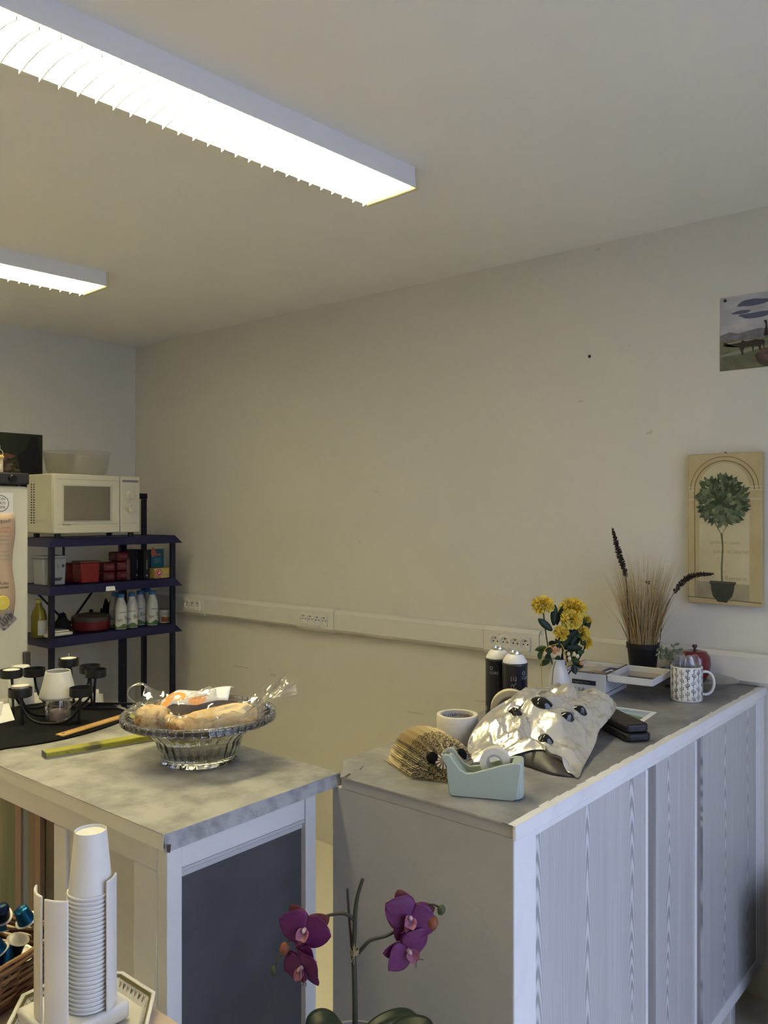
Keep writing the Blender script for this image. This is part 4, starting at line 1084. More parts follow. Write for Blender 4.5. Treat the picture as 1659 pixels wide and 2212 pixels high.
for k in range(2 * NP):
    f0, f1 = (1.0, .86) if k % 2 else (.86, 1.0)
    a, a2 = PI * k / (2 * NP), PI * (k + 1) / (2 * NP); j0, j1 = .0022 * math.sin(k * 2.4), .0022 * math.sin((k + 1) * 2.4)
    b.add([hp_(-.1425 + j0, .010, a), hp_(-.1425 + j0, .068 * f0 + j0, a), hp_(-.105, .0755 * f0 + j0, a), hp_(-.0615, .0765 * f0 + j0, a), hp_(-.0615, .0765 * f1 + j1, a2), hp_(-.105, .0755 * f1 + j1, a2), hp_(-.1425 + j1, .068 * f1 + j1, a2), hp_(-.1425 + j1, .010, a2)], [(0, 1, 6, 7), (1, 2, 5, 6), (2, 3, 4, 5)])
stuff(b.build('page_edges', mat('page_edge', (.66, .56, .36), .85), hd))
def face_pt(t, a, off=.002):
    r = .074 - (.064) * t / .055
    p = Vector(hp_(t, r, a)); nrm = (sd * math.cos(a) + Vector((0, 0, math.sin(a))) + ax * 1.1).normalized()
    return p + nrm * off, nrm
for (t, a) in ((.017, R(128)), (.017, R(52))):
    p, nrm = face_pt(t, a, .002); b = B()
    b.lathe([(0, -.001), (.011, -.001), (.0125, .002), (.010, .006), (0, .008)], 20); o = b.build('eye', mat('black_felt', (.01, .01, .01)), hd, smooth=40)
    o.matrix_local = Matrix.Translation(p) @ nrm.to_track_quat('Z', 'Y').to_matrix().to_4x4()
p, nrm = face_pt(.030, R(112), .004)
b = B()
for k in range(24):
    a, a2 = 2 * PI * k / 24, 2 * PI * (k + 1) / 24
    b.add([(.008 * math.cos(a), .008 * math.sin(a), .003), (.017 * math.cos(a), .017 * math.sin(a), .001), (.017 * math.cos(a2), .017 * math.sin(a2), .001), (.008 * math.cos(a2), .008 * math.sin(a2), .003)], [(0, 1, 2, 3)], k % 2)
b.lathe([(.008, .0), (.008, .004), (0, .006)], 14, 2)
o = b.build('striped_rosette', [mat('rosette_white', (.6, .55, .5), .7), mat('rosette_dark', (.10, .06, .05), .7), mat('rosette_mid', (.22, .17, .14), .8)], hd, smooth=30); o.matrix_local = Matrix.Translation(p) @ nrm.to_track_quat('Z', 'Y').to_matrix().to_4x4()
b = B(); b.add([hp_(-.143, .078, PI - .01), hp_(.002, .077, PI - .01), hp_(.058, .006, PI - .01), hp_(.002, .077, .01), hp_(-.143, .078, .01)], [(0, 1, 2, 3, 4)]); b.build('cover', mat('card_cover', (.42, .32, .2), .8), hd)

# -- tape dispenser
td = thing('tape_dispenser', 'mint green desk tape dispenser at the front of the bar', 'tape dispenser', (1.378, .905, ZB), math.atan2(-.90, .43))
mint = mat('mint_plastic', (.37, .43, .365), .42)
prof = [(-.056, .0), (.064, .0), (.072, .006), (.080, .060), (.081, .070), (.077, .0735), (.066, .0735), (.040, .067), (.012, .057), (-.012, .049), (-.026, .047), (-.038, .053), (-.050, .068), (-.060, .081), (-.070, .0815), (-.0755, .078), (-.0735, .070), (-.066, .058), (-.061, .006)]
inner = [(-.055, .001), (.062, .001), (.066, .030), (.067, .036), (.02, .034), (-.03, .036), (-.046, .055), (-.0585, .071), (-.066, .073), (-.060, .055), (-.056, .006)]
b = B(); b.prism(prof, -.027, -.021, 'y'); b.prism(prof, .021, .027, 'y'); b.prism(inner, -.0208, .0208, 'y')
b.box(.0655, .0775, -.0208, .0208, .003, .062)
for s_ in (1,):
    n = 12
    P = [(.066 + .001 * 0, 0)]
b.prism([(.062 + .021 * math.cos(R(a_)), .027 * math.sin(R(a_))) for a_ in range(-90, 91, 12)], .002, .0732, 'z')
b.build('body', mint, td, bevel=.002)
b = B(); b.box(-.0775, -.070, -.013, .013, .0785, .0805); b.build('cutter', chrome, td)
b = B()
for k in range(12): b.prism([(-.013 + k * .00217, 0), (-.013 + (k + 1) * .00217, 0), (-.013 + (k + .5) * .00217, -.0015)], .0785, .0803, 'z')
b = B(); b.grid(14, 2, lambda u, v: ((-.070 + u * .075), -.0095 + v * .019, .0825 - .030 * smoothstep(u * 1.6) + .012 * u)); b.build('pulled_tape', clear_film, td, smooth=True)
tp = thing('clear_tape_roll', 'small roll of clear tape sitting in the mint dispenser', 'tape roll', (0, 0, 0)); 
tp.matrix_world = Matrix.Translation((1.378, .905, ZB)) @ Matrix.Rotation(math.atan2(-.90, .43), 4, 'Z') @ Matrix.Translation((.027, 0, .0665)) @ Matrix.Rotation(R(90), 4, 'X')
b = B(); b.lathe([(.016, -.0095), (.029, -.0095), (.029, .0095), (.016, .0095)], 40, closed=True); b.build('tape', mat('cream_tape', (.66, .64, .54), .35), tp, smooth=40)
b = B(); b.lathe([(.0125, -.010), (.0158, -.010), (.0158, .010), (.0125, .010)], 30, closed=True); b.build('core', mat('grey_core', (.4, .41, .38), .4), tp, smooth=40)

# -- masking tape rolls
mtape = mat('masking_tape', (.66, .61, .50), .7, bump=(200, .1)); core = mat('cardboard_core', (.52, .48, .41), .75)
mk = thing('masking_tape_roll', 'wide masking tape roll standing flat with printed core', 'tape roll', (1.667, 1.165, ZB))
b = B(); b.lathe([(.0425, .001), (.0495, 0), (.0505, .002), (.0505, .062), (.0495, .064), (.0425, .064)], 56, closed=True); b.build('tape', mtape, mk, smooth=40)
b = B(); b.lathe([(.0395, .001), (.0422, .001), (.0422, .0635), (.0395, .0635)], 56, closed=True); b.build('core', core, mk, smooth=40)
b = B()
for (tx, a0) in (('MASKING TAPE', .95), ('TESA TAPE', 2.0), ('MASKING', -.1)):
    put_text(b, tx, .011, lambda x, y: (.0393 * math.cos(a0 - x / .0393), .0393 * math.sin(a0 - x / .0393), .056 - y))
b.build('core_print', mat('navy_print', (.03, .035, .08), .6), mk)
m2 = thing('upright_tape_roll', 'masking tape roll standing on edge in front of the spray cans', 'tape roll', (1.838, 1.118, ZB + .0515))
m2.rotation_euler = (R(90), 0, math.atan2(fy, fx) - R(90) - R(8))
b = B(); b.lathe([(.036, -.010), (.050, -.011), (.0512, -.009), (.0512, .009), (.050, .011), (.036, .010)], 56, closed=True); b.build('tape', mat('cream_masking', (.70, .62, .42), .6), m2, smooth=40)
b = B(); b.lathe([(.033, -.010), (.0358, -.010), (.0358, .010), (.033, .010)], 50, closed=True); b.build('core', core, m2, smooth=40)
b = B(); b.lathe([(0, -.001), (.0328, -.001), (.0328, .001), (0, .001)], 40); b.build('inner_disc', mat('grey_disc', (.33, .29, .25), .6), m2)

# -- spray cans
can_m = mat('black_can', (.014, .015, .022), .3, coat=.3)
def spray(loc_, rz, lab):
    t = thing('spray_can', lab, 'spray can', loc_, rz)
    b = B(); b.lathe([(0, .003), (.030, .003), (.033, 0), (.0345, .003), (.0335, .006), (.0335, .150), (.0345, .152), (.0345, .155), (.0325, .158), (0, .158)], 40); b.build('can_body', can_m, t, smooth=35)
    b = B(); b.lathe([(.0322, .1583), (.032, .162), (.024, .175), (.0185, .180), (0, .180)], 36); b.build('white_dome', mat('white_enamel', (.72, .71, .67), .35), t, smooth=35)
    b = B(); b.lathe([(.0165, .1803), (.0175, .184), (.0165, .187), (.0145, .187), (.0135, .183), (0, .183)], 30); b.build('valve_ring', chrome, t, smooth=40)
    b = B(); b.lathe([(.004, .1832), (.004, .189), (.0025, .190), (0, .190)], 12); b.build('stem', mat('stem_grey', (.3, .3, .3)), t, smooth=40)
    b = B(); rr_ = .0337
    av = -PI / 2
    # word running up the can
    put_text(b, 'CORE', .022, lambda x, y: (rr_ * math.cos(av + .0 - y / rr_), rr_ * math.sin(av + .0 - y / rr_), .040 + x * 1.5), 0)
    put_text(b, 'CORE', .010, lambda x, y: (rr_ * math.cos(av + .45 + x / rr_), rr_ * math.sin(av + .45 + x / rr_), .118 + y), 1)
    for k in range(18):
        a, a2 = 2 * PI * k / 18, 2 * PI * (k + 1) / 18
        f = lambda a, r: (rr_ * math.cos(av + .62 + r * math.cos(a) / rr_), rr_ * math.sin(av + .62 + r * math.cos(a) / rr_), .134 + r * math.sin(a))
        b.poly([f(a, .0035), f(a, .005), f(a2, .005), f(a2, .0035)], 1)
    for k in range(26): 
        put_text(b, '-', .008, lambda x, y: (rr_ * math.cos(av + 1.15 + x / rr_), rr_ * math.sin(av + 1.15 + x / rr_), .025 + k * .0045 + y), 1)
    b.box(-.003, .003, -rr_ - .0003, -rr_ + .002, .016, .028, 1)
    b.build('can_print', [mat('silver_print', (.24, .24, .24), .35, metal=.5), mat('faded_print', (.34, .35, .38), .5)], t)
    return t
vd = math.atan2(fy, fx)        # viewing bearing
spray((1.942, 1.222, ZB), vd - R(90) - R(75), 'black spray can turned away, behind the other can')
spray((1.912, 1.150, ZB), vd - R(90) - R(2), 'black spray can showing its grey lettering, beside the upright tape roll')

# -- foil bag
fb = thing('foil_bag', 'crumpled silver foil bag with black paint blobs on the bar', 'foil bag', (1.8, .98, ZB))
foil = mat('silver_foil', (.86, .84, .78), .26, metal=.82, bump=(60, .2))
ctrl = [(1.540, 1.045, .006), (1.60, 1.085, .03), (1.68, 1.098, .065), (1.745, 1.085, .090), (1.83, 1.062, .108), (1.92, 1.058, .102), (2.00, 1.020, .082), (2.060, .950, .060), (2.040, .925, .048), (1.94, .898, .040), (1.85, .880, .034), (1.795, .862, .022), (1.735, .846, .012), (1.650, .822, .006), (1.583, .802, .003), (1.605, .842, .018), (1.616, .895, .036), (1.592, .945, .026), (1.560, .985, .008), (1.536, 1.02, .005)]
bd = catmull([(x - 1.8, y - .98, z) for x, y, z in ctrl], 14, True)
ridge = [Vector((1.64 - 1.8, 1.00 - .98, .050)), Vector((1.72 - 1.8, 1.02 - .98, .100)), Vector((1.83 - 1.8, 1.02 - .98, .122)), Vector((1.93 - 1.8, .99 - .98, .108)), Vector((1.985 - 1.8, .955 - .98, .085))]
def ridge_at(p):
    best = None
    for i in range(len(ridge) - 1):
        a, c = ridge[i], ridge[i + 1]; d = c - a; dd = Vector((d.x, d.y, 0))
        t = max(0, min(1, (Vector((p.x, p.y, 0)) - Vector((a.x, a.y, 0))).dot(dd) / dd.length_squared))
        q = a + d * t; l = (Vector((q.x, q.y, 0)) - Vector((p.x, p.y, 0))).length
        if best is None or l < best[0]: best = (l, q)
    return best[1]
NB, NR = len(bd), 60
tg = [ridge_at(p) for p in bd]
for _ in range(6): tg = [(tg[i - 1] + tg[i] * 2 + tg[(i + 1) % NB]) / 4 for i in range(NB)]
cr_rng = random.Random(17)
folds = []
for k in range(20):
    a = cr_rng.uniform(0, PI); fq = cr_rng.uniform(7, 15) if k < 9 else cr_rng.uniform(16, 46)
    folds.append((Vector((math.cos(a), math.sin(a), cr_rng.uniform(-.6, .6))) * fq, cr_rng.uniform(0, 1), (.17 if k < 9 else .085) / fq * cr_rng.uniform(.5, 1.1)))
def crumple(p):
    wq = Vector((noise.noise(p * 9), noise.noise(p * 9 + Vector((7, 0, 0))), 0)) * .035
    p = p + wq; h = 0
    for (d, o_, am) in folds:
        t = (p.dot(d) + o_) % 1.0
        m_ = .25 + .75 * max(0, noise.noise(p * 5 + Vector((o_ * 40, 0, 0))) + .35)
        h += am * m_ * (abs(2 * t - 1) - .5)
    return h
def bagpt(i, t):
    p = bd[i % NB].lerp(tg[i % NB], t)
    z0, z1 = bd[i % NB].z, tg[i % NB].z
    z = z0 + (z1 - z0) * math.sin(t * PI / 2) ** .9
    p = Vector((p.x, p.y, z))
    k = smoothstep(t * 5) * .9 + .1
    c = crumple(p)
    return Vector((p.x + .35 * k * c, p.y - .35 * k * c, max(.001, p.z + 1.0 * k * c)))
b = B(); vs = [tuple(bagpt(i, j / (NR - 1))) for j in range(NR) for i in range(NB)]
fs = [(j * NB + i, j * NB + (i + 1) % NB, (j + 1) * NB + (i + 1) % NB, (j + 1) * NB + i) for j in range(NR - 1) for i in range(NB)]
b.add(vs, fs)
fbm = b.build('foil_sheet', foil, fb, smooth=18)
b = B()      # zip edge along the far right
P = [Vector(bagpt(i, 0)) for i in range(6 * 14, 9 * 14)]
b.tube([p + Vector((.003, .002, .001)) for p in P], .003, 6, flat=.5); b.build('zip_edge', mat('foil_hem', (.75, .70, .66), .35, metal=.9), fb, smooth=True)
b = B()      # dark sheet over the arched mouth, inside shade put in its colour
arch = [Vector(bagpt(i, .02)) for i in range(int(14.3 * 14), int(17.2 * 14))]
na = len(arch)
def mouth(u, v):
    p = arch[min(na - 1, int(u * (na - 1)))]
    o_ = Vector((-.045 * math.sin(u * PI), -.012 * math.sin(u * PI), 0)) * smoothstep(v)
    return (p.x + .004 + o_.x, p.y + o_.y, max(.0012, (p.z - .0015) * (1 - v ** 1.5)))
b.grid(na, 8, mouth); b.build('mouth_shade_sheet', mat('mouth_shade', (.05, .05, .052), .4, metal=.3), fb, smooth=True, solid=.0006)
def surf_z(x, y, r=.012):
    near = [v[2] for v in vs if (v[0] - x) ** 2 + (v[1] - y) ** 2 < r * r]
    if near: return sum(near) / len(near)
    best = (9, 0, None)
    for v in vs:
        d = (v[0] - x) ** 2 + (v[1] - y) ** 2
        if d < best[0]: best = (d, v[2], v)
    return best[1]
gblack = mat('glossy_black_paint', (.006, .006, .006), .12, coat=.5)
over = mat('overspray', (.10, .10, .10), .5, metal=.6)
for (x, y, rx, ry, an) in ((1.700, 1.020, .020, .014, .2), (1.750, .978, .025, .018, .4), (1.835, .920, .019, .013, .1), (1.755, .912, .017, .014, .2), (1.672, .925, .018, .016, .5)):
    z = surf_z(x - 1.8, y - .98)
    b = B()
    def dome(u, v):
        a = u * 2 * PI; r = 1 - v
        q = 1 + .15 * noise.noise(Vector((math.cos(a) + x * 9, math.sin(a), 0)))
        return (rx * q * r * math.cos(a), ry * q * r * math.sin(a), -.003 + .013 * math.sin(v * PI / 2))
    b.grid(22, 8, dome, wrap=True)
    # tilt to the local slope
    zx = (surf_z(x - 1.8 + .02, y - .98) - surf_z(x - 1.82, y - .98)) / .04; zy = (surf_z(x - 1.8, y - .96) - surf_z(x - 1.8, y - 1.0)) / .04
    nrm = Vector((-zx, -zy, 1)).normalized()
    o = b.build('paint_blob', gblack, fb, smooth=True); o.matrix_local = Matrix.Translation((x - 1.8, y - .98, z + .004)) @ nrm.to_track_quat('Z', 'Y').to_matrix().to_4x4() @ Matrix.Rotation(-.9 + an, 4, 'Z')
# print on foil: small grey block
b = B()
for k in range(3):
    for i in range(8):
        x, y = 1.835 + i * .006 + k * .004, 1.045 - i * .006 + k * .005
        z = surf_z(x - 1.8, y - .98) + .002
        b.poly([(x - 1.8, y - .98, z), (x + .004 - 1.8, y - .004 - .98, z), (x + .005 - 1.8, y - .002 - .98, z + .001), (x + .001 - 1.8, y + .002 - .98, z + .001)])
stuff(b.build('bag_print', grey_ink, fb))

# -- landscape card and black case
card = thing('landscape_card', 'postcard of green hills with white border under the black case', 'card', (2.158, .965, ZB), R(6))
b = B(); b.box(-.088, .088, -.075, .075, 0, .0008); b.build('card_sheet', paper, card)
b = B()
def cz(pts, mi, e=.0011): b.poly([(p[0], p[1], e) for p in pts], mi)
cz([(-.075, -.062), (.075, -.062), (.075, .062), (-.075, .062)], 0)
cz([(-.075, -.062), (.005, -.062), (.02, -.02), (.0, .03), (-.01, .062), (-.075, .062)], 1, .0013)
cz([(-.075, -.062), (-.03, -.062), (-.02, 0), (-.04, .062), (-.075, .062)], 2, .0015)
b.poly([(.05, -.05, .0013), (.055, -.05, .0013), (.055, .05, .0013), (.05, .05, .0013)], 3)
b.build('card_print', [mat('card_sky', (.30, .42, .55), .5, var=(12, (.45, .52, .60), .4, .7)), mat('card_green', (.10, .20, .12), .5, var=(15, (.16, .26, .14), .4, .7)), mat('card_green_dark', (.05, .12, .08), .5), mat('card_cloud', (.16, .25, .36), .5)], card)
cs = thing('black_case', 'closed black leather glasses case lying on the bar', 'case', (1.992, .893, ZB + .0016), R(53))
b = B(); b.prism([(-.098, -.026), (-.090, -.034), (.085, -.034), (.098, -.024), (.098, .024), (.085, .034), (-.090, .034), (-.098, .026)], 0, .019, 'z'); b.build('case_bottom', mat('black_leather', (.008, .008, .009), .45, bump=(80, .2)), cs, bevel=.004)
b = B(); b.prism([(-.090, -.024), (-.084, -.031), (.085, -.031), (.096, -.022), (.096, .022), (.085, .031), (-.084, .031), (-.090, .024)], .0195, .040, 'z'); b.build('case_lid', mat('black_leather', (.008, .008, .009)), cs, bevel=.007, seg=3)
# -- vase with yellow carnations
rt = Vector((.6428, -.766, 0)); upv = Vector((0, 0, 1)); fw = Vector((.766, .6428, 0))
va = thing('flower_vase', 'white ceramic bud vase holding yellow artificial carnations', 'vase', (2.225, 1.188, ZB))
b = B(); b.lathe([(0, 0), (.022, 0), (.025, .004), (.033, .035), (.0335, .055), (.026, .085), (.019, .105), (.0205, .120), (.0185, .120), (.016, .105), (.016, .02), (0, .012)], 36); b.build('vase_body', mat('satin_white_glaze', (.66, .66, .66), .25), va, smooth=40)
bo = thing('carnation_bouquet', 'bouquet of yellow carnations with dark leaves in the white vase', 'flowers', (2.225, 1.188, ZB + .105))
K = .00138
def bq(u, v, d=0): return rt * ((u - 1212) * K) + upv * ((1436 - v) * K) + fw * d
petal_y = mat('yellow_petal', (.92, .62, .04), .7, var=(40, (.94, .74, .12), .4, .65)); petal_c = mat('yellow_petal_pale', (.92, .76, .16), .7)
dleaf = mat('dark_green_leaf', (.012, .028, .012), .5); mleaf = mat('green_leaf', (.03, .07, .02), .5)
def carnation_mesh(r, seed, n=80):
    b = B(); rg = random.Random(seed)
    for k in range(n):
        a = rg.uniform(0, 2 * PI); ph = math.asin(rg.uniform(-.5, 1)); 
        d = Vector((math.cos(a) * math.cos(ph), math.sin(a) * math.cos(ph), math.sin(ph)))
        s1 = d.orthogonal().normalized(); s2 = d.cross(s1)
        tw = rg.uniform(0, PI); s1, s2 = s1 * math.cos(tw) + s2 * math.sin(tw), s2 * math.cos(tw) - s1 * math.sin(tw)
        off = rg.uniform(0, 6)
        def f(u, v):
            x = (u - .5) * 2; l = r * (.35 + .65 * v)
            q = d * l + s1 * (x * r * .42 * (.3 + .7 * v)) + s2 * (r * .12 * v * math.sin(x * 8 + off))
            q += d * (r * .10 * v * math.sin(x * 17 + off) - abs(x) * r * .12 * v)
            return (q.x, q.y, q.z * .85)
        b.grid(9, 3, f, mi=k % 2)
    return b
def flower(c, r, seed, axis):
    b = carnation_mesh(r, seed); o = b.build('carnation', [petal_y, petal_c], bo, smooth=True)
    o.matrix_local = Matrix.Translation(c) @ Vector(axis).to_track_quat('Z', 'Y').to_matrix().to_4x4()
    b = B(); b.lathe([(.003, -r * .9), (.007, -r * .7), (.008, -r * .3), (0, -r * .2)], 10); b.build('calyx', mleaf, o, smooth=40)
def stemto(c, base=(0, 0, 0), m=dleaf, r=.0022, bow=.02):
    c = Vector(c); bs_ = Vector(base); mid = (c + bs_) / 2 + Vector((0, 0, 0)) + (c - bs_).cross(fw).normalized() * bow * .4
    b = B(); b.tube(catmull([bs_, mid, c], 6), r, 6); b.build('stem', m, bo, smooth=True)
FL = [(1177, 1309, 24, -.01, (-.4, -.3, .8)), (1245, 1320, 30, .015, (.1, .0, 1)), (1236, 1338, 24, -.02, (-.3, -.6, .6)), (1214, 1367, 17, -.025, (-.5, -.6, .5)), (1262, 1368, 18, -.01, (.6, -.5, .3)), (1271, 1390, 15, 0, (.7, -.4, 0)), (1274, 1344, 14, .02, (.6, -.2, .5))]
for i, (u, v, r, d, axd) in enumerate(FL):
    c = bq(u, v, d); flower(c, r * K, i + 2, axd); stemto(c - Vector((0, 0, r * K * .4)), (0, 0, -.06), bow=.02 * (-1) ** i)
b = B(); b.lathe([(0, -.012), (.009, -.008), (.012, .002), (.010, .012), (.004, .016), (0, .016)], 14); o = b.build('bud', mat('yellow_green_bud', (.42, .40, .06), .6), bo, smooth=True); o.location = bq(1222, 1348, -.025)
def leaf(parent, p0, p1, wd, m, name='leaf', curl=.1, n=8):
    p0, p1 = Vector(p0), Vector(p1); d = p1 - p0; side = d.cross(fw)
    if side.length < 1e-6: side = d.orthogonal()
    side.normalize(); nr = side.cross(d).normalized()
    b = B()
    def f(u, v):
        w_ = wd * math.sin(PI * min(1, .06 + v * .94)) ** .7
        q = p0 + d * v + side * ((u - .5) * 2 * w_) + nr * (abs(u - .5) * w_ * .6 - curl * d.length * v * v * .5)
        return tuple(q)
    b.grid(5, n, f); return b.build(name, m, parent, smooth=True, solid=.0006)
for (u0, v0, u1, v1, wd, dd) in ((1195, 1362, 1163, 1335, 8, -.02), (1200, 1352, 1202, 1306, 8, -.01), (1208, 1352, 1220, 1308, 5, 0), (1212, 1390, 1250, 1358, 9, -.02), (1215, 1395, 1232, 1370, 8, -.03), (1235, 1400, 1264, 1336, 8, -.01),
                                 (1240, 1398, 1283, 1345, 10, .01), (1210, 1400, 1207, 1370, 9, -.025), (1225, 1400, 1262, 1400, 8, -.01), (1238, 1370, 1282, 1350, 9, .015), (1225, 1405, 1245, 1375, 10, .0)):
    leaf(bo, bq(u0, v0, dd), bq(u1, v1, dd - .005), wd * K, dleaf)
rg = random.Random(8)
for (u, v, l, an) in ((1185, 1400, 22, 200), (1180, 1410, 22, 215), (1195, 1415, 24, 235), (1200, 1405, 18, 190), (1190, 1425, 22, 225), (1235, 1420, 20, -30), (1245, 1425, 22, -60), (1240, 1435, 22, -75), (1250, 1410, 16, 0), (1255, 1430, 14, -70), (1205, 1395, 16, 160), (1225, 1415, 18, 20), (1215, 1420, 18, 250), (1250, 1420, 14, 40)):
    leaf(bo, bq(u, v, rg.uniform(-.025, .02)), bq(u + l * math.cos(R(an)), v - l * math.sin(R(an)), rg.uniform(-.03, .02)), 7 * K, mleaf if rg.random() < .55 else dleaf, 'foliage_leaf', .2, 6)
b0 = B(); b0.lathe([(0, -.005), (.0042, -.003), (.005, .001), (.003, .005), (0, .006)], 10)
for i, (u, v, mi) in enumerate(((1196, 1400, 0), (1206, 1402, 0), (1198, 1407, 0), (1255, 1431, 0), (1228, 1411, 1), (1230, 1421, 1), (1247, 1416, 1), (1240, 1412, 1))):
    bb = B(); bb.v = list(b0.v); bb.f = list(b0.f); bb.m = list(b0.m)
    o = bb.build('berry', mat('orange_berry', (.55, .24, .10), .5) if mi == 0 else mat('cream_berry', (.70, .62, .36), .5), bo, smooth=True); o.location = bq(u, v, -.032); o.scale = (1.2, 1.2, 1.2)
gold = mat('gold_wire', (.55, .36, .06), .4, metal=.5)
for P, r in (([(1210, 1388), (1216, 1396), (1221, 1415), (1225, 1441)], .0028), ([(1206, 1388), (1180, 1398), (1171, 1420), (1170, 1450), (1172, 1486)], .0022)):
    b = B(); b.tube(catmull([bq(u, v, -.036) for u, v in P], 6), r, 8, flat=.5); b.build('gold_wire', gold, bo, smooth=True)
b = B(); b.tube(catmull([bq(u, v, -.036) for u, v in ((1200, 1425), (1195, 1445), (1192, 1484))], 6), .0016, 8); b.build('wire', mat('dull_wire', (.2, .17, .1), .5), bo, smooth=True)

# -- white tin box with open lid
tn = thing('tin_box', 'white tin box with hinged lid open and papers inside', 'tin box', (2.4115, 1.163, ZB), R(-85))
tin_w = mat('white_tin', (.62, .62, .62), .35); tin_in = mat('tin_inside', (.50, .44, .36), .15, metal=1)
w2, d2, h2 = .070, .095, .072
b = B()
b.box(-w2, w2, -d2, -d2 + .002, .002, h2); b.box(-w2, w2, d2 - .002, d2, .002, h2); b.box(-w2, -w2 + .002, -d2 + .0021, d2 - .0021, .002, h2); b.box(w2 - .002, w2, -d2 + .0021, d2 - .0021, .002, h2); b.box(-w2, w2, -d2, d2, 0, .002)
b.build('box_body', tin_w, tn, bevel=.002)
b = B(); b.tube([(x, y, h2) for x, y in ((-w2, -d2), (w2, -d2), (w2, d2), (-w2, d2))], .002, 8, closed=True); b.build('rolled_rim', tin_in, tn)
b = B(); b.box(-.035, .040, -d2 - .0008, -d2 - .0001, .034, .048, 0); b.build('black_plaque', black_ink, tn)
b = B(); put_text(b, 'Cigarettes  & co', .0075, lambda x, y: (-.030 + x, -d2 - .0011, .0385 + y)); b.build('plaque_text', mat('plaque_grey', (.28, .28, .28)), tn)
b = B(); put_text(b, 'BEST 9-8', .017, lambda x, y: (-.058 + x, -d2 - .0008, .012 + y)); b.box(.022, w2, -d2 - .0008, -d2 - .0001, .0135, .0152); b.box(w2 + .0001, w2 + .0008, -d2, d2, .0135, .0152)
stuff(b.build('lettering', mat('grey_green_ink', (.10, .10, .09), .6), tn))
for i, (x0, x1, y0, y1, z, m) in enumerate(((-.05, .05, -.08, .02, .058, (.28, .20, .13)), (-.045, .02, -.02, .08, .062, (.42, .40, .36)), (0, .055, .0, .085, .060, (.05, .06, .16)), (.0, .06, -.085, -.01, .064, (.33, .26, .19)), (-.06, -.01, .03, .085, .066, (.5, .47, .42)))):
    b = B(); b.box(x0, x1, y0, y1, z - .05 if i == 0 else z - .004, z); b.build('paper_bundle', mat('tin_paper_%d' % i, m, .7), tn)
b = B()      # hinged lid, lying open and level beside the box, inside up
lx0, lx1 = w2 + .006, w2 + .140
b.prism([(lx0 + .006, -d2), (lx1 - .008, -d2), (lx1, -d2 + .008), (lx1, d2 - .008), (lx1 - .008, d2), (lx0 + .006, d2), (lx0, d2 - .006), (lx0, -d2 + .006)], .052, .054, 'z')
lid = b.build('lid', tin_w, tn)
for (x0, x1, y0, y1) in ((lx0, lx1, -d2, -d2 + .002), (lx0, lx1, d2 - .002, d2), (lx0, lx0 + .002, -d2 + .0021, d2 - .0021), (lx1 - .002, lx1, -d2 + .0021, d2 - .0021)):
    b = B(); b.box(x0, x1, y0, y1, .0541, .070); b.build('lid_side', tin_w, lid, bevel=.0006)
b = B(); b.box(lx0 + .004, lx1 - .004, -d2 + .004, d2 - .004, .0542, .0552); b.build('lid_lining', tin_in, lid)
b = B(); b.tube([(x, y, .0705) for x, y in ((lx0, -d2), (lx1, -d2), (lx1, d2), (lx0, d2))], .0018, 8, closed=True); b.build('lid_rim', mat('white_rim', (.66, .66, .67), .3), lid)
b = B(); b.tube([(w2 + .003, -.03, .070), (w2 + .003, .03, .070)], .003, 8); b.build('hinge', chrome, tn, smooth=40)
b = B(); b.tube(catmull([(w2 - .01, -.07, .073), (w2 + .004, -.05, .078), (w2 + .012, -.06, .074)], 5), .0022, 6); b.build('latch_wire', chrome, tn, smooth=True)

# -- glass platter
pt_ = B()
pt_.lathe([(0, .003), (.70, .003), (.80, .006), (1.0, .030), (1.01, .031), (1.0, .033), (.79, .010), (.70, .006), (0, .006)], 64, sx=.110, sy=.213)
o = pt_.build('glass_platter', thin_clear('platter_glass', (.84, .85, .83), .14, .05, .85, .08, (.7, .68, .6)), smooth=40); o.location = (2.660, 1.02, ZB); tag(o, 'oval clear glass platter under the grass pot and red apple', 'platter')
ZP = ZB + .0066
# -- pot of dried grass
gp = thing('dried_grass_pot', 'black plastic pot of dried golden grass with dark seed spikes', 'potted plant', (2.655, 1.108, ZP))
b = B(); b.lathe([(0, 0), (.037, 0), (.039, .003), (.050, .100), (.0535, .101), (.0535, .118), (.0505, .118), (.047, .10), (0, .096)], 36); b.build('pot', mat('nursery_black', (.010, .010, .011), .5), gp, smooth=40)
rg = random.Random(21)
def blades(n, hmin, hmax, spread, mats, name, rad, seed):
    rg = random.Random(seed); b = B()
    for k in range(n):
        a = rg.uniform(0, 2 * PI); r0 = .040 * math.sqrt(rg.random()); h = rg.uniform(hmin, hmax)
        sp = spread * rg.uniform(.2, 1); x0, y0 = r0 * math.cos(a), r0 * math.sin(a)
        tw = rg.uniform(-.5, .5); dx, dy = math.cos(a + tw) * sp, math.sin(a + tw) * sp
        P = [(x0, y0, .090), (x0 + dx * .25, y0 + dy * .25, .09 + h * .35), (x0 + dx * .6, y0 + dy * .6, .09 + h * .7), (x0 + dx, y0 + dy, .09 + h)]
        b.tube(P, [rad, rad * .9, rad * .6, rad * .15], 3, mi=rg.randrange(len(mats)), cap=False)
    return stuff(b.build(name, mats, gp, smooth=True))
g1 = mat('straw_gold', (.40, .24, .07), .8); g2 = mat('straw_brown', (.30, .17, .05), .8); g3 = mat('straw_pale', (.55, .42, .20), .8); g4 = mat('straw_feather', (.64, .54, .33), .9)
blades(170, .10, .19, .055, [g1, g2, g3], 'grass_stalks', .0022, 1)
blades(300, .18, .29, .080, [g1, g3, g4], 'grass_blades', .0009, 2)
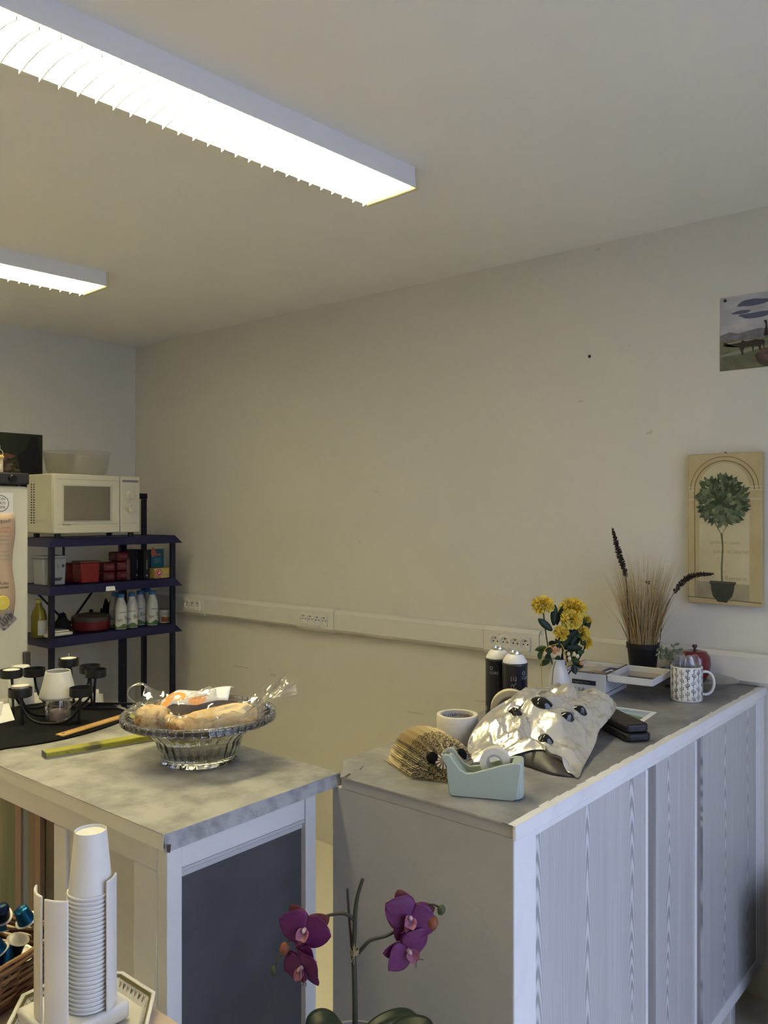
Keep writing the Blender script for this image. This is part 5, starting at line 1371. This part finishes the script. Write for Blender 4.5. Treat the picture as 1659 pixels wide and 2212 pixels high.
blades(280, .24, .34, .105, [g4, g4, g3], 'grass_plumes', .0006, 4)
blades(40, .14, .26, .14, [g3, g4], 'loose_blades', .0006, 3)
kg = .001538
def gq(u, v, d=0): return rt * ((u - 1388) * kg) + upv * ((1462 - v) * kg) + fw * d
spm = mat('dark_seed', (.035, .022, .012), .85)
def spike(path, seedfrom, name):
    P = catmull([gq(u, v, d) for u, v, d in path], 10); n = len(P); b = B()
    b.tube(P, [.0013] * n, 6); o = b.build('spike_stem', spm, gp, smooth=True)
    rg = random.Random(5); b = B(); st = int(n * seedfrom)
    for i in range(st, n):
        t = (i - st) / max(1, n - st - 1); rad = .0100 * (math.sin(PI * min(1, .18 + t * .82)) ** .6) + .0012
        d = (P[min(i + 1, n - 1)] - P[i - 1]).normalized(); s1 = d.orthogonal().normalized(); s2 = d.cross(s1)
        for k in range(12):
            a = 2 * PI * k / 12 + i * .7 + rg.uniform(-.2, .2); e = s1 * math.cos(a) + s2 * math.sin(a)
            p0 = P[i] + d * rg.uniform(-.004, .004); p1 = p0 + e * rad * rg.uniform(.8, 1.15) + d * .004
            b.tube([p0, (p0 + p1) / 2, p1], [.0012, .0020, .0008], 4)
    stuff(b.build(name, spm, gp))
spike([(1356, 1385, -.02), (1350, 1310, -.03), (1345, 1240, -.03), (1330, 1190, -.03), (1318, 1142, -.03)], .50, 'seed_spike')
spike([(1420, 1385, -.02), (1428, 1325, -.02), (1452, 1275, -.02), (1485, 1243, -.015), (1534, 1237, -.01)], .50, 'seed_spike')
spike([(1388, 1385, -.03), (1389, 1320, -.045), (1389, 1255, -.045)], .97, 'seed_spike')
# -- small sprig pot and red apple
sp = thing('sprig_plant', 'small leafy green sprig in a tiny dark pot on platter', 'potted plant', (2.592, .990, ZP))
b = B(); b.lathe([(0, 0), (.022, 0), (.024, .003), (.034, .050), (.034, .056), (.031, .056), (.028, .048), (0, .046)], 28); b.build('pot', mat('dark_glass_pot', (.05, .05, .05), .2), sp, smooth=40)
ks = .00148; gl_m = mat('sprig_leaf', (.09, .14, .05), .5); gl2 = mat('sprig_leaf_pale', (.18, .22, .10), .5)
def sq(u, v, d=0): return rt * ((u - 1455) * ks) + upv * ((1476 - v) * ks) + fw * d
for P in ([(1455, 1444), (1462, 1415), (1470, 1395)], [(1455, 1444), (1450, 1412), (1440, 1400), (1428, 1394)], [(1452, 1444), (1456, 1405), (1462, 1384)], [(1455, 1444), (1445, 1408), (1432, 1402), (1428, 1412)]):
    path = catmull([sq(u, v, -.01) for u, v in P], 6); b = B(); b.tube(path, .0009, 5); b.build('stem', mat('sprig_stem', (.08, .08, .04), .6), sp, smooth=True)
    for i in range(5, len(path), 2):
        d = (path[min(i + 1, len(path) - 1)] - path[i - 1]).normalized(); e = d.cross(fw).normalized() * (1 if i % 4 == 1 else -1)
        leaf(sp, path[i], path[i] + e * .013 + d * .008, .0045, gl_m if i % 3 else gl2, 'leaf', .2, 5)
ap = thing('red_apple', 'dark red ceramic apple with stalk on the glass platter', 'apple ornament', (2.705, .955, ZP))
b = B(); b.lathe([(0, .006), (.018, .001), (.032, .004), (.045, .030), (.050, .060), (.047, .085), (.036, .100), (.020, .103), (.008, .098), (0, .094)], 40); b.build('apple_body', mat('dark_red_glaze', (.13, .008, .015), .22, coat=.4), ap, smooth=True)
b = B(); b.lathe([(.004, .095), (.004, .110), (.008, .113), (.007, .121), (0, .122)], 14); b.build('stalk', mat('stalk_dark', (.04, .012, .012), .4), ap, smooth=40)
# -- cactus mug with clear plastic spoons
mg = thing('cactus_mug', 'white mug printed with black cactuses, full of clear cutlery', 'mug', (2.461, .893, ZB), math.atan2(-.766, .6428))
RM, HM = .0455, .102
b = B(); b.lathe([(0, .003), (.040, .003), (.042, 0), (RM, .004), (RM, HM - .002), (RM - .001, HM), (RM - .003, HM), (RM - .0035, HM - .003), (RM - .0035, .008), (0, .008)], 48); b.build('mug_body', mat('mug_glaze', (.70, .69, .65), .2), mg, smooth=40)
b = B()
hpth = []
for k in range(17):
    a = R(-100 + 200 * k / 16); hpth.append((RM + .011 + .025 * math.cos(a) if True else 0, 0, .050 + .034 * math.sin(a)))
hpth = [(RM - .001, 0, .019)] + hpth + [(RM - .001, 0, .083)]
b.tube(hpth, .0052, 10, flat=.8); b.build('handle', mat('mug_glaze', (.7, .69, .65)), mg, smooth=True)
b = B(); rg = random.Random(2); Rp = RM + .0003
def mq(x, z): a = x / RM; return (Rp * math.cos(a), Rp * math.sin(a), z)
def mrect(x0, x1, z0, z1, mi):
    z0, z1 = max(.006, z0), min(HM - .004, z1)
    if z1 <= z0: return
    n = max(1, int((x1 - x0) / .004))
    for k in range(n): b.poly([mq(x0 + (x1 - x0) * k / n, z0), mq(x0 + (x1 - x0) * (k + 1) / n, z0), mq(x0 + (x1 - x0) * (k + 1) / n, z1), mq(x0 + (x1 - x0) * k / n, z1)], mi)
circ = 2 * PI * RM; nc = 17
for i in range(nc):
    for j in range(5):
        x = circ * i / nc + rg.uniform(-.001, .001); z = -.008 + j * .0225 + (i % 3) * .0075 + rg.uniform(-.002, .002); mi = rg.choice((0, 0, 1, 2)); w_ = .0011
        mrect(x - w_, x + w_, z, z + .021, mi)
        s_ = rg.choice((-1, 1))
        for sg, zz in ((s_, z + .007), (-s_, z + .0095)):
            xa, xb = (x + w_, x + .0052) if sg > 0 else (x - .0052, x - w_)
            mrect(xa, xb, zz, zz + .0017, mi)
            xa, xb = (x + .0036, x + .0056) if sg > 0 else (x - .0056, x - .0036)
            mrect(xa, xb, zz, zz + .0085, mi)
stuff(b.build('cactus_print', [mat('cactus_black', (.02, .022, .026), .4), mat('cactus_grey', (.16, .16, .15), .4), mat('cactus_olive', (.22, .21, .15), .4)], mg))
sp0 = None; rg = random.Random(6)
spoon_m = thin_clear('clear_cutlery_plastic', (.92, .92, .94), .12, .06, .85, .10, (.75, .75, .78))
for k in range(9):
    a = 2 * PI * k / 9; r = .026 if k else 0
    if sp0 is None:
        b = B()
        def spf(u, v):
            w_ = .0035 if v < .55 else .0035 + .0125 * math.sin(PI * min(1, (v - .55) / .45 * .92 + .06)) ** .7
            x = (u - .5) * 2 * w_
            return (x, .004 * math.sin(PI * max(0, (v - .55) / .45)) * (1 - (2 * u - 1) ** 2), v * .125)
        b.grid(7, 22, spf); sp0 = b.build('plastic_spoon', spoon_m, smooth=True, solid=.0009)
        tag(sp0, 'clear plastic spoon standing bowl-up in the cactus mug', 'spoon', 'plastic spoons in the mug'); q = sp0
    else: q = sp0.copy(); C.objects.link(q)
    q.location = (2.461 + r * .7 * math.cos(a), .893 + r * .7 * math.sin(a), ZB + .0085)
    q.rotation_euler = (rg.uniform(-.12, .12), rg.uniform(-.12, .12), rg.uniform(0, 6.28))

# ================================================================== TABLE, CUPS, BASKET (lower left)
tb = thing('side_table', 'pale wooden side table against the painted cabinet', 'table', (.42, 1.35, 0))
wood_t = mat('pale_table_wood', (.56, .43, .31), .5, var=(5, (.62, .49, .37), .4, .7, (1, .2, 1)))
ZTB = .75
b = B(); b.box(-.42, .385, -.55, .75, ZTB - .025, ZTB); b.build('table_top', wood_t, tb, bevel=.002)
for (x, y) in ((-.38, -.5), (.34, -.5), (-.38, .70), (.34, .70)):
    b = B(); b.box(x - .025, x + .025, y - .025, y + .025, 0, ZTB - .0255); b.build('leg', wood_t, tb, bevel=.002)
ty = thing('octagonal_tray', 'white octagonal dish with green leaf border under the cup holder', 'tray', (.698, 1.208, ZTB + .0005))
dish = mat('dish_white', (.74, .72, .66), .3)
b = B()
def octv(r, z, sx=1, sy=1.12): return [(r * sx * math.cos(PI / 8 + k * PI / 4), r * sy * math.sin(PI / 8 + k * PI / 4), z) for k in range(8)]
rings = [octv(.070, 0), octv(.092, .004), octv(.108, .026), octv(.111, .028), octv(.111, .031), octv(.106, .031), octv(.090, .009), octv(.070, .006)]
vs = [p for r in rings for p in r]; fs = [tuple(range(8))[::-1], tuple(range(56, 64))]
for j in range(7):
    for k in range(8): fs.append((j * 8 + k, j * 8 + (k + 1) % 8, (j + 1) * 8 + (k + 1) % 8, (j + 1) * 8 + k))
b.add(vs, fs); b.build('dish', dish, ty, bevel=.001)
b = B()
def octp(s_, r, z):      # point along octagon perimeter
    k = int(s_) % 8; t = s_ - int(s_); P = octv(r, z); a, c = Vector(P[k]), Vector(P[(k + 1) % 8]); return tuple(a.lerp(c, t))
for k in range(8):
    b.poly([octp(k, .1035, .0298), octp(k + .999, .1035, .0298), octp(k + .999, .1005, .0258), octp(k, .1005, .0258)], 0)
    for i in range(7):
        s0 = k + .06 + i * .135
        b.poly([octp(s0, .0998, .0252), octp(s0 + .06, .0930, .0150), octp(s0 + .1, .0998, .0252), octp(s0 + .05, .0970, .0212)], 1 if i % 2 else 2)
stuff(b.build('leaf_border', [mat('olive_band', (.14, .12, .035), .5), mat('leaf_green_print', (.10, .11, .05), .5), mat('pink_grey_print', (.28, .20, .17), .5)], ty))
hl = thing('cup_holder', 'white plastic cup holder with curved uprights around the cup stack', 'cup holder', (.690, 1.222, ZTB + .0075))
hpm = mat('holder_white', (.74, .72, .68), .35)
b = B(); b.box(-.064, .064, -.060, .060, 0.002, .030); b.build('base', hpm, hl, bevel=.006, seg=3)
def upright(a0, a1, r, h, cx, cy, z0=.0305):
    b = B(); n = 10; th = .004
    for (rr_) in (1,):
        ou = [(cx + (r + th) * math.cos(a0 + (a1 - a0) * k / n), cy + (r + th) * math.sin(a0 + (a1 - a0) * k / n)) for k in range(n + 1)]
        inn = [(cx + r * math.cos(a0 + (a1 - a0) * k / n), cy + r * math.sin(a0 + (a1 - a0) * k / n)) for k in range(n + 1)]
        b.prism(ou + inn[::-1], z0, h, 'z')
    return b.build('upright', hpm, hl, bevel=.0018)
upright(R(138), R(186), .058, .224, .003, -.003)
upright(R(192), R(230), .058, .222, .003, -.003)
upright(R(288), R(322), .058, .234, .003, -.003)
cup_m = mat('white_paper_cup', (.76, .75, .71), .55)
CUPX, CUPY = .707, 1.205
cp0 = None; NCUP = 27; pitch = .0068
for k in range(NCUP):
    top = (k == NCUP - 1)
    if cp0 is None:
        cp0 = thing('paper_cup', 'white paper cup nested upside down in the stack', 'paper cup', (CUPX, CUPY, ZTB + .0385), 0, 'stacked paper cups')
        b = B(); b.lathe([(.0335, .003), (.0245, .098), (.0243, .098), (.0241, .0976), (.0240, .0936), (0, .0936), (0, .0930), (.0245, .0930), (.0331, .003)], 44); b.build('cup_wall', cup_m, cp0, smooth=35)
        b = B(); b.lathe([(.0338, .0005), (.0356, .0010), (.0362, .0028), (.0354, .0046), (.0340, .0048), (.0334, .003)], 44, closed=True); b.build('rolled_rim', cup_m, cp0, smooth=True); q = cp0
    else: q = copy_tree(cp0)
    q.location = (CUPX + .00008 * k + .00015 * math.sin(k * 1.7), CUPY - .00005 * k, ZTB + .0385 + k * pitch); q.rotation_euler.z = k * 1.3
    if top: q['label'] = 'topmost white paper cup of the stack, its base and side bare'
# basket
bk = thing('wicker_basket', 'brown woven wicker basket of coffee capsules on side table', 'basket', (.590, 1.418, ZTB + .0005), R(18))
wick = [mat('wicker_light', (.30, .16, .065), .6), mat('wicker_mid', (.20, .10, .04), .6), mat('wicker_dark', (.13, .065, .028), .65)]
def rrect(hx, hy, r, n=96):
    P = []; per = 2 * (2 * (hx - r) + 2 * (hy - r)) + 2 * PI * r
    for k in range(n):
        s_ = per * k / n
        for (L_, kind, cx, cy, ang) in ((2 * (hx - r), 'l', -(hx - r), -hy, 0), (PI * r / 2, 'a', hx - r, -(hy - r), -90), (2 * (hy - r), 'l', hx, -(hy - r), 90), (PI * r / 2, 'a', hx - r, hy - r, 0), (2 * (hx - r), 'l', hx - r, hy, 180), (PI * r / 2, 'a', -(hx - r), hy - r, 90), (2 * (hy - r), 'l', -hx, hy - r, 270), (PI * r / 2, 'a', -(hx - r), -(hy - r), 180)):
            if s_ <= L_:
                if kind == 'l': P.append((cx + math.cos(R(ang)) * s_, cy + math.sin(R(ang)) * s_))
                else: a = R(ang) + s_ / r; P.append((cx + r * math.cos(a), cy + r * math.sin(a)))
                break
            s_ -= L_
        else: P.append(P[-1])
    return P
HX, HY = .140, .100
def bsk(k, z, out=0, n=96):
    f = .86 + .14 * z / .085
    P = rrect(HX * f + out, HY * f + out, .03, n); return P
NS = 24
for j in range(12):
    z = .006 + j * .0060; n = 144; P0 = rrect(HX * (.86 + .14 * z / .085), HY * (.86 + .14 * z / .085), .03, n); P = []
    for k in range(n):
        x, y = P0[k]; s_ = math.sin(PI * NS * k / n + PI * j) * .0032; l = math.hypot(x, y); P.append((x * (1 + s_ / l), y * (1 + s_ / l), z))
    b = B(); b.tube(P, .0030, 6, closed=True); b.build('weave_strand', wick[(j * 2) % 3], bk, smooth=True)
P0 = rrect(HX, HY, .03, NS); P1 = rrect(HX * .86, HY * .86, .03, NS)
for k in range(NS):
    b = B(); b.tube([(*P1[k], .002), (*P0[k], .078)], .0026, 6); b.build('stake', wick[1], bk, smooth=True)
for i, (out, z) in enumerate(((.003, .079), (-.002, .083), (.002, .0865))):
    P = [(x, y, z + .0012 * math.sin(k * .8 + i * 2)) for k, (x, y) in enumerate(rrect(HX + out, HY + out, .03, 96))]
    b = B(); b.tube(P, .0034, 8, closed=True); b.build('rim_strand', wick[0 if i != 1 else 1], bk, smooth=True)
b = B(); b.prism(rrect(HX * .85, HY * .85, .03, 48), .001, .006, 'z'); b.build('base', wick[2], bk)
# coffee capsules
blue = mat('blue_capsule', (.006, .075, .17), .28, metal=.85); navy = mat('navy_capsule', (.008, .020, .045), .3, metal=.8); silver = mat('capsule_foil', (.62, .60, .55), .38, metal=.7); whitef = mat('white_foil_capsule', (.72, .70, .66), .4)
def capsule(p, axd, body, lidm, lab):
    t = thing('coffee_capsule', lab, 'coffee capsule', (0, 0, 0), 0, 'coffee capsules in the basket')
    b = B(); b.lathe([(0, .028), (.008, .0275), (.0115, .025), (.0145, .002), (.0150, 0)], 26); b.f.pop(); b.m.pop(); b.build('shell', body, t, smooth=35)
    b = B(); b.lathe([(.0148, .0006), (.0185, .0006), (.0188, 0), (.0185, -.0006), (.0148, -.0006)], 28, closed=True); b.build('flange', silver, t, smooth=35)
    b = B(); b.lathe([(0, -.0014), (.010, -.0012), (.0150, -.0004)], 26); b.f.pop(); b.m.pop(); b.build('foil_lid', lidm, t, smooth=True)
    t.matrix_world = Matrix.Translation(p) @ Vector(axd).to_track_quat('Z', 'Y').to_matrix().to_4x4()
    return t
ba = R(18); bxv = Vector((math.cos(ba), math.sin(ba), 0)); byv = Vector((-math.sin(ba), math.cos(ba), 0)); bc = Vector((.590, 1.418, ZTB))
caps = []
for j, zz in enumerate((.024, .052, .080, .106)):
    for i in range(5):
        for k in range(3):
            if j == 2 and (i < 1): continue
            if j == 3 and (i < 2 or (i + k) % 3 == 0): continue
            if j < 2 and i < 1: continue
            caps.append((-.090 + i * .044 + (.012 if j % 2 else 0), -.052 + k * .050, zz))
rg = random.Random(31)
for n_, (x, y, z) in enumerate(caps):
    p = bc + bxv * (x + rg.uniform(-.004, .004)) + byv * (y + rg.uniform(-.004, .004)) + Vector((0, 0, z + .004))
    if z > .09:
        axd = Vector((rg.uniform(-1, 1), rg.uniform(-1, 1), rg.uniform(-.5, .9)))
        kd = n_ % 5
        if kd in (0, 3): capsule(p, axd, blue, silver, 'glossy blue coffee capsule lying in top layer of the basket')
        elif kd == 2: capsule(p, Vector((-.3, .35, -.8)) if n_ % 2 else Vector((.5, .6, -.6)), navy, whitef, 'coffee capsule lying with white foil lid turned up in basket')
        elif kd == 1: capsule(p, axd, navy, silver, 'dark navy coffee capsule lying in top layer of the basket')
        else: capsule(p, Vector((.6, .8, .1)), blue, whitef, 'blue coffee capsule with pale lid facing the cup holder')
    else:
        capsule(p, Vector((rg.uniform(-.5, .5), rg.uniform(-.5, .5), rg.choice((-1, 1)))), navy if n_ % 2 else blue, silver, 'coffee capsule buried in the lower layers of the basket')

# ================================================================== ORCHID
DO = 1.432; KO = DO / 1790
O0 = fw * DO + rt * ((766 - 829.5) * KO)
ZO = .535
st = thing('plant_stand', 'low dark wooden plant stand under the orchid', 'stand', (O0.x, O0.y, 0))
dkw = mat('dark_stand_wood', (.05, .035, .025), .5)
b = B(); b.lathe([(0, ZO - .022), (.11, ZO - .022), (.115, ZO - .018), (.115, ZO - .004), (.11, ZO), (0, ZO)], 36); b.build('stand_top', dkw, st, smooth=40)
for k in range(3):
    a = R(30 + 120 * k); b = B(); b.tube([(.07 * math.cos(a), .07 * math.sin(a), ZO - .022), (.12 * math.cos(a), .12 * math.sin(a), 0)], [.014, .010], 10); b.build('leg', dkw, st, smooth=40)
orc = thing('orchid', 'potted magenta moth orchid standing before the two counters', 'potted plant', (O0.x, O0.y, ZO + .0005))
def oq(u, v, d=0): return rt * ((u - 766) * KO) + upv * (EYE - (v - 1106) * KO - ZO) + fw * d
b = B(); b.lathe([(0, 0), (.046, 0), (.049, .003), (.062, .105), (.065, .107), (.065, .115), (.060, .115), (.056, .10), (0, .095)], 36); b.build('pot', mat('orchid_pot', (.20, .20, .20), .4), orc, smooth=40)
stem_m = mat('orchid_stem', (.035, .036, .018), .6); stem_b = mat('stake_brown', (.05, .028, .018), .7)
def otube(name, pts, r, m, taper=1.0):
    P = catmull([oq(*p) for p in pts], 8); n = len(P)
    b = B(); b.tube(P, [r * (1 + (taper - 1) * i / (n - 1)) for i in range(n)], 10); return b.build(name, m, orc, smooth=40)
otube('stem', [(766, 2290), (767, 2200), (766, 2120), (764, 2060), (766, 2010), (768, 1965), (774, 1930), (784, 1899)], .0050, stem_m, .62)
otube('stake', [(770, 2240, .006), (760, 2060, .006), (755, 2000, .006), (750, 1923, .006)], .0022, stem_b)
otube('branch', [(765, 1988), (752, 1977), (735, 1974), (710, 1978), (680, 1985, -.005), (655, 2000, .012), (637, 2026, .004), (622, 2035), (614, 2052)], .0034, stem_m, .45)
otube('branch', [(770, 2064), (782, 2050), (800, 2032), (835, 2022), (865, 2012, .012), (900, 1985, .012), (920, 1962, .006), (936, 1955), (948, 1960)], .0036, stem_m, .45)
otube('twig', [(613, 2060), (600, 2072), (593, 2092)], .0016, stem_m)
raf = mat('raffia', (.28, .22, .12), .8); rg = random.Random(9)
b = B()
for k in range(5): b.tube([oq(766 + 9 * math.cos(2 * PI * j / 14), 2052 + k * 2.2 + rg.uniform(-1, 1), -.007 * math.sin(2 * PI * j / 14)) for j in range(14)], .0012, 5, closed=True)
for k in range(7):
    x = rg.uniform(-8, 6); b.tube([oq(766, 2055, -.008), oq(766 + x, 2055 + rg.choice((-1, 1)) * rg.uniform(12, 24), -.010)], .0008, 4)
stuff(b.build('raffia_tie', raf, orc))
mag = mat('magenta_petal', (.105, .008, .075), .55, var=(10, (.065, .005, .048), .4, .7)); magr = mat('russet_petal', (.13, .022, .016), .6, var=(12, (.09, .010, .035), .4, .7)); pink = mat('pink_lip', (.28, .10, .15), .55); pale = mat('pale_column', (.50, .36, .38), .5)
def petal_obj(parent, m, L_, W_, ang, tilt, name='petal', ruffle=.06, cup=.12, tip=.8):
    b = B()
    def f(u, v):
        x = (u - .5) * 2; wv = W_ * (math.sin(PI * (.04 + .96 * v) ** tip) ** .62)
        e = ruffle * W_ * math.sin(x * 9 + v * 7) * abs(x) ** 2 * v
        return (x * wv, v * L_, cup * L_ * v * v * (-.6) + e - cup * wv * x * x * .8)
    b.grid(11, 12, f); o = b.build(name, m, parent, smooth=True, solid=.0008)
    o.matrix_local = Matrix.Rotation(ang, 4, 'Z') @ Matrix.Rotation(tilt, 4, 'X')
    return o
def orchid_flower(u, v, d, size, face, roll, skew=1.0, sep=magr):
    """face = direction the bloom looks (in right, up, towards-viewer terms)"""
    e = bpy.data.objects.new('flower', None); C.objects.link(e); e.parent = orc; e.empty_display_size = .02
    n = (rt * face[0] + upv * face[1] - fw * face[2]).normalized()
    x_ = upv.cross(n).normalized(); y_ = n.cross(x_)
    M_ = Matrix((x_, y_, n)).transposed().to_4x4()
    e.matrix_local = Matrix.Translation(oq(u, v, d)) @ M_ @ Matrix.Rotation(roll, 4, 'Z')
    s_ = size
    for a in (R(180), R(52), R(-52)): q = petal_obj(e, sep if a != R(180) else mag, s_ * .95, s_ * .36, a + (PI if False else 0), R(-6), 'sepal', .03, .1, .75); q.location.z = -.002
    for a in (R(86), R(-86)): petal_obj(e, mag, s_ * .98, s_ * .60, a, R(8), 'petal', .10, .10, .62)
    b = B(); b.lathe([(0, -.004), (.0035, 0), (.004, .007), (.0025, .012), (0, .013)], 12); b.build('column', pale, e, smooth=True)
    for sg in (-1, 1):
        q = petal_obj(e, pink, s_ * .42, s_ * .20, R(180) + sg * R(38), R(38), 'lip_lobe', .05, -.5, .7); q.location = (0, -.002, .004)
    q = petal_obj(e, magr, s_ * .40, s_ * .13, R(180), R(16), 'lip', .02, -.2, .8); q.location = (0, -.004, .006)
    for sg in (-1, 1):
        b = B(); b.tube(catmull([(0, -s_ * .40, .010), (sg * .004, -s_ * .50, .012), (sg * .009, -s_ * .52, .018)], 5), .0006, 5); b.build('tendril', mag, e)
    return e
orchid_flower(660, 2000, -.012, .048, (-.15, .05, 1), R(-14))
orchid_flower(655, 2078, -.016, .046, (-.55, -.25, .8), R(28), sep=mag)
orchid_flower(885, 1975, -.010, .050, (.15, .12, 1), R(-28))
orchid_flower(880, 2040, -.018, .046, (.45, -.15, .85), R(40), sep=mag)
def bud(u, v, sx, sz, m, tilt):
    b = B(); b.lathe([(0, -1), (.55, -.8), (.95, -.2), (1, .2), (.7, .75), (.25, 1), (0, 1.02)], 18); b.v = [(x * sx, y * sx, z * sz) for x, y, z in b.v]
    o = b.build('bud', m, orc, smooth=True); o.location = oq(u, v, -.004); o.rotation_euler = (0, tilt, 0)
gbud = mat('green_bud', (.045, .055, .022), .5); obud = mat('russet_bud', (.20, .06, .02), .55)
bud(592, 2096, .0062, .0092, gbud, .1); bud(615, 2048, .0082, .0112, obud, .1); bud(953, 1964, .0072, .0088, gbud, .6); bud(934, 1992, .0105, .0125, obud, .2)
olf = mat('orchid_leaf', (.014, .026, .012), .42)
for (P, wd) in (([(762, 2250, 0), (735, 2212, -.01), (700, 2197, -.02), (668, 2214, -.03), (640, 2265, -.03)], .032), ([(770, 2290, .02), (800, 2250, .03), (850, 2236, .05), (895, 2245, .07), (930, 2285, .09)], .016), ([(772, 2265, -.01), (830, 2232, -.02), (890, 2205, -.02), (930, 2212, -.03), (965, 2250, -.03)], .026), ([(764, 2250, -.02), (760, 2235, -.05), (755, 2240, -.10), (750, 2280, -.13)], .03)):
    path = catmull([oq(*p) for p in P], 6); n = len(path); b = B()
    def f(u, v):
        i = min(n - 1, int(v * (n - 1))); t = v * (n - 1) - i; p = path[i].lerp(path[min(n - 1, i + 1)], t)
        d = (path[min(n - 1, i + 1)] - path[max(0, i - 1)]); sd_ = d.cross(upv)
        sd_ = sd_.normalized() if sd_.length > 1e-6 else rt
        w_ = wd * math.sin(PI * (.08 + .90 * v)) ** .6; x = (u - .5) * 2
        return tuple(p + sd_ * (x * w_) + upv * (abs(x) * w_ * .25))
    b.grid(9, n, f); b.build('leaf', olf, orc, smooth=True, solid=.0015)
